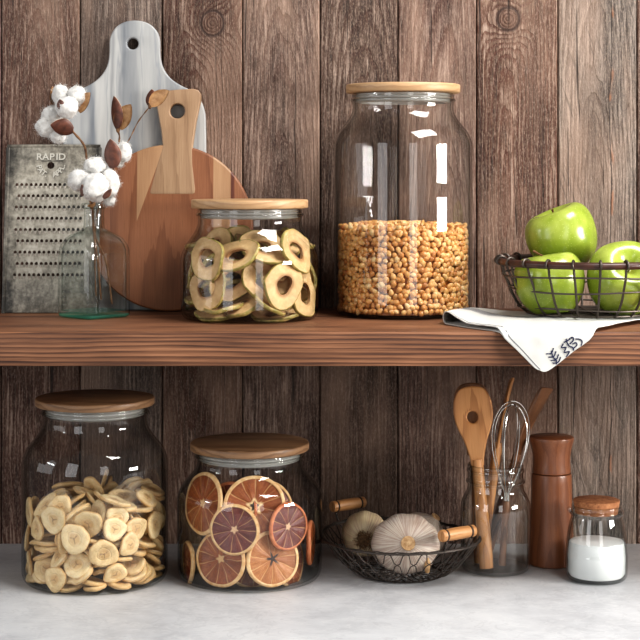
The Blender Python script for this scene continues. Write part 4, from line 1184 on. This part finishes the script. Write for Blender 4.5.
green_apple('green apple lying on top of the other two in the basket',W(562,238,2.208),(-.34,-.05,.94),.0475,(.05,0,0),.4,.022)
green_apple('green apple at front left of the wire basket, stalk curving left',W(550.5,283.5,2.140),(-.14,.10,.98),.0455,(-.9,0,.1),1.7,.026)
green_apple('green apple at right of the wire basket, dimple tipped to the front',W(623,280.5,2.134),(.16,-.78,.60),.0480,(.2,.2,0),2.9,.014)

def towel():
    edge=-.345; br=.006; zt=.0062
    V3=lambda L_:[Vector((x,y,0)) for x,y in L_]
    left =crom(V3([(.203,-.138),(.176,-.195),(.160,-.252)]),8)                       # turn of the fold, back to front
    front=crom(V3([(.160,-.252),(.183,-.302),(.212,-.343),(.240,-.371),(.258,-.389),(.264,-.392)]),6)
    right=crom(V3([(.480,-.150),(.462,-.188),(.405,-.246),(.340,-.340),(.305,-.370),(.275,-.3925),(.264,-.392)]),6)
    back =crom(V3([(.203,-.138),(.30,-.128),(.40,-.130),(.480,-.150)]),8)
    def at(c,t):
        f=max(0,min(1,t))*(len(c)-1); i=min(int(f),len(c)-2); return c[i].lerp(c[i+1],f-i)
    P00,P10,P01,P11=back[0],back[-1],front[0],front[-1]
    def patch(u,v):
        p=at(back,u)*(1-v)+at(front,u)*v+at(left,v)*(1-u)+at(right,v)*u
        return p-(P00*(1-u)*(1-v)+P10*u*(1-v)+P01*(1-u)*v+P11*u*v)
    def bend(x,y,h):
        e=edge+.001
        if y>=e: return Vector((x,y,h))
        a=e-y; arc=br*PI/2
        if a<arc:
            t=a/br; R=br+h; return Vector((x,e-R*math.sin(t),-br+R*math.cos(t)))
        q=a-arc; return Vector((x,e-br-h-.05*q,-br-q))
    def topz(u,v):
        p=patch(u,v); wr=.0011*nz((p.x*40,p.y*40,.3))+.0006*nz((p.x*95,p.y*95,1.3))
        du=(p-at(left,v)).length
        return zt+.0105*math.exp(-(du/.035)**2)*(.55+.45*v)+max(-.0007,wr)*min(1,du/.01)
    HM=[(.10,-.11),(.18,-.172),(.22,-.213),(.268,-.237),(.31,-.226),(.36,-.195),(.45,-.16),(.60,-.15)]
    def hem(x):
        for (a,b),(c,d) in zip(HM,HM[1:]):
            if x<=c: return b+(d-b)*max(0,(x-a)/(c-a))
        return HM[-1][1]
    nu,nv=64,60; rows=[]; uvs=[]
    for j in range(nv):
        v=j/(nv-1); row=[]; uvr=[]
        for k in range(10,-1,-1):                      # underside, from the middle out to the fold
            u=.5*(k/10)**1.3; p=patch(u,min(1,v*.985)); row.append(bend(p.x,p.y,.0012)); uvr.append((p.x,-.30))
        p0=patch(0,v); p1=patch(.04,v); dr=(p0-p1).normalized(); zh=topz(0,v); R=(zh-.0012)/2
        for k in range(1,8):
            an=-PI/2+PI*k/8; q=p0+dr*(math.cos(an)*R*1.05); row.append(bend(q.x,q.y,.0012+R+math.sin(an)*R)); uvr.append((q.x,-.30))
        for k in range(nu+1):
            u=k/nu; p=patch(u,v); row.append(bend(p.x,p.y,topz(u,v))); uvr.append((p.x,p.y-hem(p.x)))
        rows.append(row); uvs.append(uvr)
    mb=MB(); mb.grid(rows); flat=[q for r in uvs for q in r]
    # woven navy hem lies along the back edge
    t=thing('kitchen_towel','white kitchen towel with navy stitching hanging over the shelf edge','towel')
    me=mb.mesh('cloth',M['cloth'],180)
    ul=me.uv_layers.new(name='UVMap')
    for l in me.loops: ul.data[l.index].uv=flat[l.vertex_index]
    o=link('cloth',me,t)
    md=o.modifiers.new('thickness','SOLIDIFY'); md.thickness=.0013; md.offset=0
    # sewn hem just inside the front-left edge
    hm=MB()
    hm.tube([(lambda u: (lambda p: bend(p.x,p.y,topz(u,.93)+.0006))(patch(u,.93)))(k/40) for k in range(2,37)],.0005,5)
    hm.obj('hem_seam',M['cloth'],t)
    em=MB()
    def S(px,e,up=.0012):
        "px: how far up the right edge from the tip (0) to the shelf edge (1); e: metres in from it"
        v=1-.02-(.47*px); p=at(right,v)
        ahead=(at(right,v-.03)-at(right,v+.03)).normalized(); inn=Vector((-ahead.y,ahead.x,0))*.8
        p=p+inn*e; return bend(p.x,p.y,zt+up)
    def st(path,r=.00075): em.tube(crom([S(*q) for q in path],3),r,6)
    A,B,C,D=.50,.61,.70,.80
    st([(A-.05,.001),(A-.02,.007),(A-.03,.013),(A,.022)])
    for e in (.003,.008,.014,.020): st([(A-.075,e+.003),(A-.02,e-.001),(A+.035,e+.003)])
    st([(B-.03,.001),(B+.03,.004),(B-.02,.008),(B+.03,.012),(B-.01,.016),(B+.03,.019)])
    st([(C-.02,.001),(C-.01,.006),(C-.03,.012),(C-.01,.022)]); st([(C-.05,.020),(C+.02,.018)])
    for e in (.004,.013): st([(C-.01,e),(C+.045,e+.001),(C+.05,e+.005),(C+.01,e+.006)])
    st([(D-.02,.001),(D+.02,.005),(D+.01,.010),(D-.03,.014)])
    o=em.obj('stitched_motif',M['navy'],t); o['label']='navy stitched motif'
towel()

# ------------------------------------------------------------------ garlic basket
def garlic_basket():
    d=2.19; c=Vector((WX(400,2.185),d-DW-.018,CZ))
    t=thing('wire_garlic_basket','black chicken wire basket with two turned wooden handles','basket',c)
    ax=Vector((.60,-.80,0)); bx=Vector((.80,.60,0)); A,B=.110,.100
    prof=[(.52,.0016),(.64,.006),(.76,.016),(.88,.031),(1.0,.047)]
    def S(a,u,lift=0):
        f=u*(len(prof)-1); i=min(int(f),len(prof)-2); q=f-i
        k=prof[i][0]+(prof[i+1][0]-prof[i][0])*q; z=prof[i][1]+(prof[i+1][1]-prof[i][1])*q
        p=ax*(A*k*math.cos(a))+bx*(B*k*math.sin(a)); z+=.003*u*u*math.cos(a)**2
        return Vector((p.x,p.y,z+lift))
    m=MB(); m.tube([S(2*PI*k/80,1) for k in range(80)],.0014,7,True); m.tube([S(2*PI*k/80,1)+Vector((0,0,.0018+.0008*math.sin(k*1.9))) for k in range(80)],.0008,5,True); m.obj('rim_wire',M['iron'],t)
    m=MB(); m.tube([S(2*PI*k/60,0) for k in range(60)],.0013,6,True); m.obj('base_ring',M['iron'],t)
    m=MB(); n=28; L_=4
    for r in range(L_):
        u0,u1=r/L_,(r+1)/L_
        pts=[]
        for k in range(n*6):
            ph=(k%6)/6; a=2*PI*(k/6+(.5 if r%2 else 0))/n
            w=[0,.12,.85,1,.88,.15][k%6]
            pts.append(S(a,u0+(u1-u0)*w))
        m.tube(pts,.00075,5,True)
    for r in range(3):
        k=1-r*.33; n2=int(22*k)+4
        pts=[]
        for q in range(n2*2):
            a=2*PI*q/(n2*2); kk=.52*(k if q%2 else k-.30)
            p=ax*(A*kk*math.cos(a))+bx*(B*kk*math.sin(a)); pts.append(Vector((p.x,p.y,.0016)))
        m.tube(pts,.00075,5,True)
    m.obj('wire_mesh',M['iron'],t)
    # stray looped ends at the two tips of the rim
    for sg in (1,-1):
        h=MB(); e=ax*(A*sg)
        hz=.069; off=ax*(sg*.013)
        hc=Vector((e.x+off.x*.2,e.y+off.y*.2,hz+.003))
        # wooden grip, turned along bx
        gm=MB(); hl=.0275
        pr=[(.0005,-hl),(.0058,-hl),(.0066,-hl+.0012),(.0066,-hl+.0058),(.0052,-hl+.0066),(.0052,-hl+.0080),(.0064,-hl+.0090),(.0068,-.005),(.0068,.005),(.0064,hl-.0090),(.0052,hl-.0080),(.0052,hl-.0066),(.0066,hl-.0058),(.0066,hl-.0012),(.0058,hl),(.0005,hl)]
        gm.lathe([(r*1.15,z) for r,z in pr],24,Matrix.Rotation(PI/2,4,'Y'))
        g=gm.obj('wooden_handle',M['dowel'],t); g.location=hc; g.rotation_euler=(0,0,math.atan2(bx.y,bx.x))
        for q in (-1,1):
            w=MB(); o=bx*(q*(hl-.0072)); p=hc+o
            ring=[p+ax*(.0069*math.cos(x))+Vector((0,0,.0069*math.sin(x))) for x in [2*PI*k/14 for k in range(14)]]
            w.tube(ring,.0012,6,True)
            foot=S(0 if sg>0 else PI,1)+o*.8
            # walk the foot back onto the rim ellipse
            al=math.asin(max(-1,min(1,(o*.9).length/B)))*q; foot=S(al if sg>0 else PI-al,1)
            w.tube(crom([p+Vector((0,0,-.006)),(p+foot)/2+ax*(sg*.004),foot],4),.0012,6)
            w.obj('handle_wire',M['iron'],t)
    return t
garlic_basket()
def garlic_bulb(label,pos,axis,r,seed,flat=.82,roots=False,mat='garlic',squash=1.0):
    t=thing('garlic_bulb',label,'garlic',pos); t.rotation_mode='QUATERNION'; t.rotation_quaternion=dirq(axis,seed)
    pr=[(.012,-.80),(.16,-.80),(.30,-.78),(.55,-.74),(.80,-.55),(.96,-.25),(1.0,.05),(.95,.32),(.80,.58),(.58,.78),(.38,.92),(.25,1.02),(.20,1.10),(.19,1.16)]
    cr=crom([(a,b,0) for a,b in pr],4); n=80; P=[]
    nc=9
    for p in cr:
        row=[]
        for k in range(n):
            a=2*PI*k/n; am=max(0,1-((p.y+.05)/.95)**2)
            lob=1+.022*am*(abs(math.cos(nc*.5*a+seed))*2-1.2)+.03*nz((math.cos(a),math.sin(a),p.y),1.3,seed)
            row.append((p.x*r*lob*math.cos(a),p.x*r*lob*math.sin(a),p.y*r*flat))
        P.append(row)
    zl=t.rotation_quaternion.inverted()@Vector((0,0,1))
    P=[[Vector(p)-zl*(zl.dot(Vector(p))*(1-squash)) for p in row] for row in P]
    mb=MB(); mb.grid([list(c) for c in zip(*P)],closed_u=True); mb.obj('bulb',M[mat],t,sharp=180)
    if roots:
        m=MB(); rnd=random.Random(3)
        m.lathe([(.0004,-.86*r*flat),(.20*r,-.84*r*flat),(.26*r,-.78*r*flat)],20)
        for i in range(150):
            a=rnd.random()*6.283; q=math.sqrt(rnd.random())*.34*r; b=Vector((q*math.cos(a),q*math.sin(a),-.80*r*flat))
            m.tube([b,b+Vector((rnd.gauss(0,.0012)+q*.1*math.cos(a),rnd.gauss(0,.0012)+q*.1*math.sin(a),-.0022)),b+Vector((rnd.gauss(0,.0028)+q*.2*math.cos(a),rnd.gauss(0,.0028)+q*.2*math.sin(a),-.0022-rnd.uniform(0,.003)))],.00038,5)
        m.obj('roots',M['root'],t)
    m=MB(); m.lathe([(.20*r,1.10*r*flat),(.21*r,1.17*r*flat),(.19*r,1.20*r*flat),(.11*r,1.185*r*flat),(.0004,1.205*r*flat)],24); m.obj('cut_stalk',M['garlicneck'],t)
    # papery flakes lifting off the shoulders
    return t
garlic_bulb('large white garlic bulb in front, cut stalk facing the viewer',W(406,543.5,2.13),(.02,-.95,.22),.0440,.6,.74,squash=.86)
garlic_bulb('smaller garlic bulb at the left with brown roots facing out',W(365,534,2.19),(.10,.93,.16),.0305,2.0,.86,True,'garlic2')
garlic_bulb('pale garlic bulb mostly hidden behind the large front bulb',W(423,533.5,2.212),(.55,-.15,.75),.0320,4.1,.80)
def clove():
    mb=MB(); P=[]
    for i in range(14):
        u=i/13; w=math.sin(PI*min(1,u*.9+.08))**.8*.0062*(1-.35*u); row=[]
        for k in range(20):
            a=2*PI*k/20; row.append((w*math.cos(a)*.8,w*math.sin(a)+.004*u*u,.020*u))
        P.append(row)
    mb.grid([list(c) for c in zip(*P)],closed_u=True)
    o=mb.obj('garlic_clove',M['garlicneck'],None,sharp=180); o.location=W(427,573,2.105); o.rotation_euler=(.1,.12,.5)
    tag(o,'loose tan garlic clove in the wire basket under the front bulb','garlic clove')
clove()

# ------------------------------------------------------------------ utensils in a jar
d=2.188; UJ=Vector((WX(495.5,d),d-DW,CZ))
def mason():
    s=d/FOC
    t=thing('glass_jar','clear glass canning jar holding wooden spoons and a whisk','jar',UJ)
    R=.0462
    Z=lambda py:EYE-(py-170)*s-CZ
    prof=[(R-.008,.0004),(R-.003,.0022),(R-.0006,.008),(R,.016),(R,.05),(R,Z(508)),(R-.0012,Z(501)),(R-.005,Z(494)),(R-.0082,Z(489.5)),(R-.0092,Z(485)),(R-.0092,Z(483)),(R-.0072,Z(481.5)),(R-.0072,Z(479.5)),(R-.0094,Z(478)),(R-.0094,Z(472)),(R-.0080,Z(470.5)),(R-.0082,Z(468.5)),(R-.0095,Z(467)),(R-.0092,Z(465)),(R-.0102,Z(463.6))]
    glass_lathe('glass_body',prof,.0030,.0062,M['mason'],t,80)
mason()
def along(p0,p1): return (p1-p0)
def spoon(label,name,foot,top,head,mat,hw,hole=None,thick=.004,roll=0.0,bendy=.0,shape='round',head_len=.06,hflat=.72):
    "flat utensil standing from foot to top; head is a plate, handle a tapered rod; local z runs up the tool, it faces -y"
    L_=(top-foot).length
    t=thing(name,label,'utensil',foot)
    z=(top-foot).normalized(); y=Vector((math.sin(roll),math.cos(roll),0)); x=y.cross(z).normalized(); y=z.cross(x)
    t.rotation_mode='QUATERNION'; t.rotation_quaternion=Matrix((x,y,z)).transposed().to_quaternion()
    zb=L_-head_len
    if shape=='round': half=[(.0085,zb-.012),(.0098,zb),(hw*.58,zb+head_len*.22),(hw*.90,zb+head_len*.45),(hw,zb+head_len*.66),(hw*.88,zb+head_len*.85),(hw*.55,zb+head_len*.97),(0,L_)]
    else: half=[(.006,zb-.012),(.0070,zb),(hw*.65,zb+head_len*.3),(hw*.9,zb+head_len*.6),(hw,zb+head_len*.93),(hw*.9,L_-.001),(0,L_)]
    cr=[(p.x,p.y) for p in crom([(a,b,0) for a,b in half],5)]
    ol=cr+[(-a,b) for a,b in cr[::-1]][1:]
    outl=[ol]
    if hole: outl.append(circle(hole[0],zb+hole[1],hole[2],26,hole[2]*1.08))
    h=plate('head',outl,thick,thick*.42,mat,t)
    if bendy:
        bm=bmesh.new(); bm.from_mesh(h.data)
        for k in range(8):
            zz=zb+head_len*k/8
            bmesh.ops.bisect_plane(bm,geom=bm.verts[:]+bm.edges[:]+bm.faces[:],plane_co=(0,0,zz),plane_no=(0,0,1))
        for v in bm.verts:
            q=max(0,(v.co.z-zb)/head_len); v.co.y+=bendy*q*q
        bm.to_mesh(h.data); bm.free()
    m=MB(); N=9
    m.tube([(0,0,zb*k/N) for k in range(N)]+[(0,0,zb-.004)],[q*(1.22 if hole else 1.0) for q in (.0072,.0080,.0078,.0075,.0072,.0069,.0066,.0064,.0062,.0060)],12,flat=hflat)
    m.obj('handle',mat,t)
    return t
base=CZ+.0072
def WZ(px,d,z): return Vector(((px-320)*d/FOC,d-DW,z))
spoon('pale wooden spoon with a round hole, frontmost in the glass jar','wooden_spoon',WZ(486.5,2.168,base),W(471,386,2.198),None,M['spoon'],.0262,(-.0015,.052,.0072),.0055,.12,head_len=.093,hflat=1.0)
spoon('darker wooden spoon directly behind the spoon with the hole','wooden_spoon',WZ(478,2.200,base+.0005),W(471,382.5,2.216),None,M['spoondark'],.0250,None,.005,.05,head_len=.085)
spoon('thin wooden spatula seen edge on behind the whisk','wooden_spatula',WZ(480,2.192,base),W(508,377,2.236),None,M['spoon'],.0200,None,.0040,1.60,.006,shape='flat',head_len=.085)
spoon('wooden turner with a dark shaded face and a pale lit edge at right of the jar','wooden_spatula',WZ(485,2.221,base),W(539,384,2.213),None,M['spoondark'],.0140,None,.0042,-.85,-.014,shape='flat',head_len=.095)  # shade on the turner's face is put into its dark wood colour
def whisk():
    foot=WZ(502,2.180,base); top=W(513,401,2.187)
    t=thing('wire_whisk','steel wire whisk standing among the wooden spoons','whisk',foot)
    z=(top-foot).normalized(); y=Vector((0,1,0)); x=y.cross(z).normalized(); y=z.cross(x)
    t.rotation_mode='QUATERNION'; t.rotation_quaternion=Matrix((x,y,z)).transposed().to_quaternion()
    L_=(top-foot).length; zb=L_-.122
    for k in range(4):
        a=PI*k/4+.35; ca,sa=math.cos(a),math.sin(a); w=.0275*(1-.06*k); dz=-.0016*k
        pr=[(.0035,zb-.02)]
        for q in range(0,15):
            x=q/14; x=x if x<.6 else .6+.4*math.sin((x-.6)/.4*PI/2)
            r=w*(.12+.88*math.sin(PI/2*x/.66)**1.0) if x<.66 else w*math.sqrt(max(0,1-((x-.66)/.34)**2))
            pr.append((r,zb+(L_+dz-zb)*x))
        pts=[(r*ca,r*sa,q) for r,q in pr]+[(-r*ca,-r*sa,q) for r,q in pr[::-1][1:]]
        m=MB(); m.tube(crom(pts,2),.00075,7); m.obj('loop_wire',M['steel'],t)
    m=MB(); m.lathe([(.0005,0),(.0052,.001),(.0050,.006),(.0046,.03),(.0044,zb-.035),(.0052,zb-.03),(.0052,zb-.012),(.0042,zb-.010),(.0005,zb-.010)],20); m.obj('handle',M['spoondark'],t)
whisk()

# ------------------------------------------------------------------ pepper mill and salt jar
def mill():
    d=2.222; s=d/FOC; Z=lambda py:EYE-(py-170)*s-CZ
    t=thing('pepper_mill','tall reddish brown wooden pepper mill with flared head','pepper mill',(WX(551.5,d),d-DW,CZ))
    mb=MB(); pr=[(.0005,0),(23*s-.002,0),(23.2*s,.0018),(23.0*s,.02),(21.6*s,.045),(20.6*s,.08),(20.2*s,.11),(19.9*s,Z(474)-.001),(19.4*s,Z(473)),(.0005,Z(473))]
    mb.lathe(pr,72); mb.obj('body',M['mill'],t,sharp=35)
    mb=MB(); z0=Z(472.2)
    pr=[(15*s,z0-.002),(18.6*s,z0-.0002),(19.2*s,z0+.001),(19.1*s,z0+.006),(18.5*s,Z(463)),(18.7*s,Z(455)),(20.0*s,Z(447)),(21.8*s,Z(441)),(22.4*s,Z(438.5)),(22.0*s,Z(436.8)),(20.8*s,Z(436)),(.0005,Z(435.2))]
    mb.lathe(pr,72); mb.obj('head',M['mill'],t,sharp=35)
mill()
def salt():
    d=2.138; s=d/FOC; Z=lambda py:EYE-(py-170)*s-CZ
    t=thing('glass_jar','small glass jar of white salt with a cork lid','jar',(WX(596.5,d),d-DW,CZ))
    s=2.148/FOC; Z=lambda py:EYE-(py-170)*s-CZ
    prof=[(24*s,.0003),(28*s,.0018),(30.2*s,.0065),(30.7*s,.014),(30.7*s,.030),(30.2*s,Z(548)),(29.0*s,Z(533)),(27.0*s,Z(522)),(25.2*s,Z(515.5)),(24.8*s,Z(513.5)),(26.6*s,Z(511.5)),(27.0*s,Z(509.5)),(26.4*s,Z(508)),(24.6*s,Z(507)),(24.9*s,Z(504.5)),(24.2*s,Z(503.0))]
    g=glass_lathe('glass_body',prof,.0026,.0055,M['mason'],t,72)
    # little pouring lip at the left of the rim
    mb=MB(); mb.lathe([(.0006,-.004),(.0030,-.0026),(.0036,.0),(.0030,.0024),(.0006,.0036)],16,Matrix.Translation((-26.6*s,-.001,Z(507.5)))@Matrix.Rotation(-.35,4,'Y'))
    mb.obj('spout',M['mason'],g)
    mb=MB(); mb.lathe([(.0005,Z(511)),(21.0*s,Z(511)),(22.0*s,Z(505)),(22.9*s,Z(499.2)),(22.7*s,Z(498.2)),(21.8*s,Z(497.8)),(.0005,Z(497.6))],56)
    mb.obj('cork_lid',M['cork'],t,sharp=40)
    mb=MB(); P=[(.0005,.0058),(26*s,.0058),(28.2*s,.010),(28.5*s,.03),(28.0*s,Z(548)),(27.2*s,Z(540.5)),(26.4*s,Z(539.2)),(18*s,Z(538.6)),(8*s,Z(538.2)),(.0005,Z(538.0))]
    mb.lathe(P,64)
    for v in mb.v:
        if v.z>.03: v.z+=.0011*nz((v.x*60,v.y*60,.2))*(1 if v.length>.001 else 0)
    o=mb.obj('salt',M['salt'],None,sharp=50); o.location=t.location
    tag(o,'white salt filling the lower half of the small cork jar','salt'); o['kind']='stuff'
salt()

# ------------------------------------------------------------------ light and camera
def area(name,loc,target,sx,sy,power,col=(1,1,1)):
    l=bpy.data.lights.new(name,'AREA'); l.shape='RECTANGLE'; l.size=sx; l.size_y=sy; l.energy=power; l.color=col
    o=bpy.data.objects.new(name,l); COL.objects.link(o); o.location=loc
    o.rotation_euler=(Vector(target)-Vector(loc)).to_track_quat('-Z','Y').to_euler(); return o
area('window_light_right',(1.75,-.95,.27),(.05,-.15,.10),.60,.22,24,(1,.97,.93))
area('window_light_right_lower',(1.75,-.95,.09),(.05,-.15,.05),.60,.08,9,(1,.97,.93))
area('window_light_left',(-1.9,-.85,.5),(0,-.15,.1),.42,.06,2.5,(.95,.97,1))
area('overhead_softbox',(.95,-1.0,1.60),(.0,-.30,-.1),1.1,.7,56,(1,.985,.965))
area('front_panel_left',(-1.35,-2.1,.30),(0,-.15,.0),.7,1.6,11,(.97,.98,1))
area('front_panel_right',(.75,-2.75,.35),(0,-.15,.0),.6,1.6,10,(1,.99,.97))
area('side_panel_left',(-2.3,-.7,.25),(0,-.15,.1),1.2,1.3,9,(1,1,1))
w=bpy.data.worlds.new('studio'); sc.world=w; w.use_nodes=True
bg=w.node_tree.nodes['Background']; bg.inputs[0].default_value=(.90,.90,.90,1); bg.inputs[1].default_value=.16
cam=bpy.data.cameras.new('camera'); co=bpy.data.objects.new('camera',cam); COL.objects.link(co)
co.location=(0,-DW,EYE); co.rotation_euler=(PI/2,0,0)
cam.sensor_width=36; cam.lens=FOC/640*36; cam.shift_y=-150/640; cam.clip_start=.05
sc.camera=co
sc.view_settings.view_transform='Standard'; sc.view_settings.look='Medium High Contrast'
sc.view_settings.exposure=-0.06; sc.view_settings.gamma=1.0
cy=sc.cycles; cy.max_bounces=10; cy.transparent_max_bounces=40; cy.transmission_bounces=8; cy.glossy_bounces=4; cy.caustics_refractive=False; cy.caustics_reflective=False
cy.sample_clamp_indirect=4.0
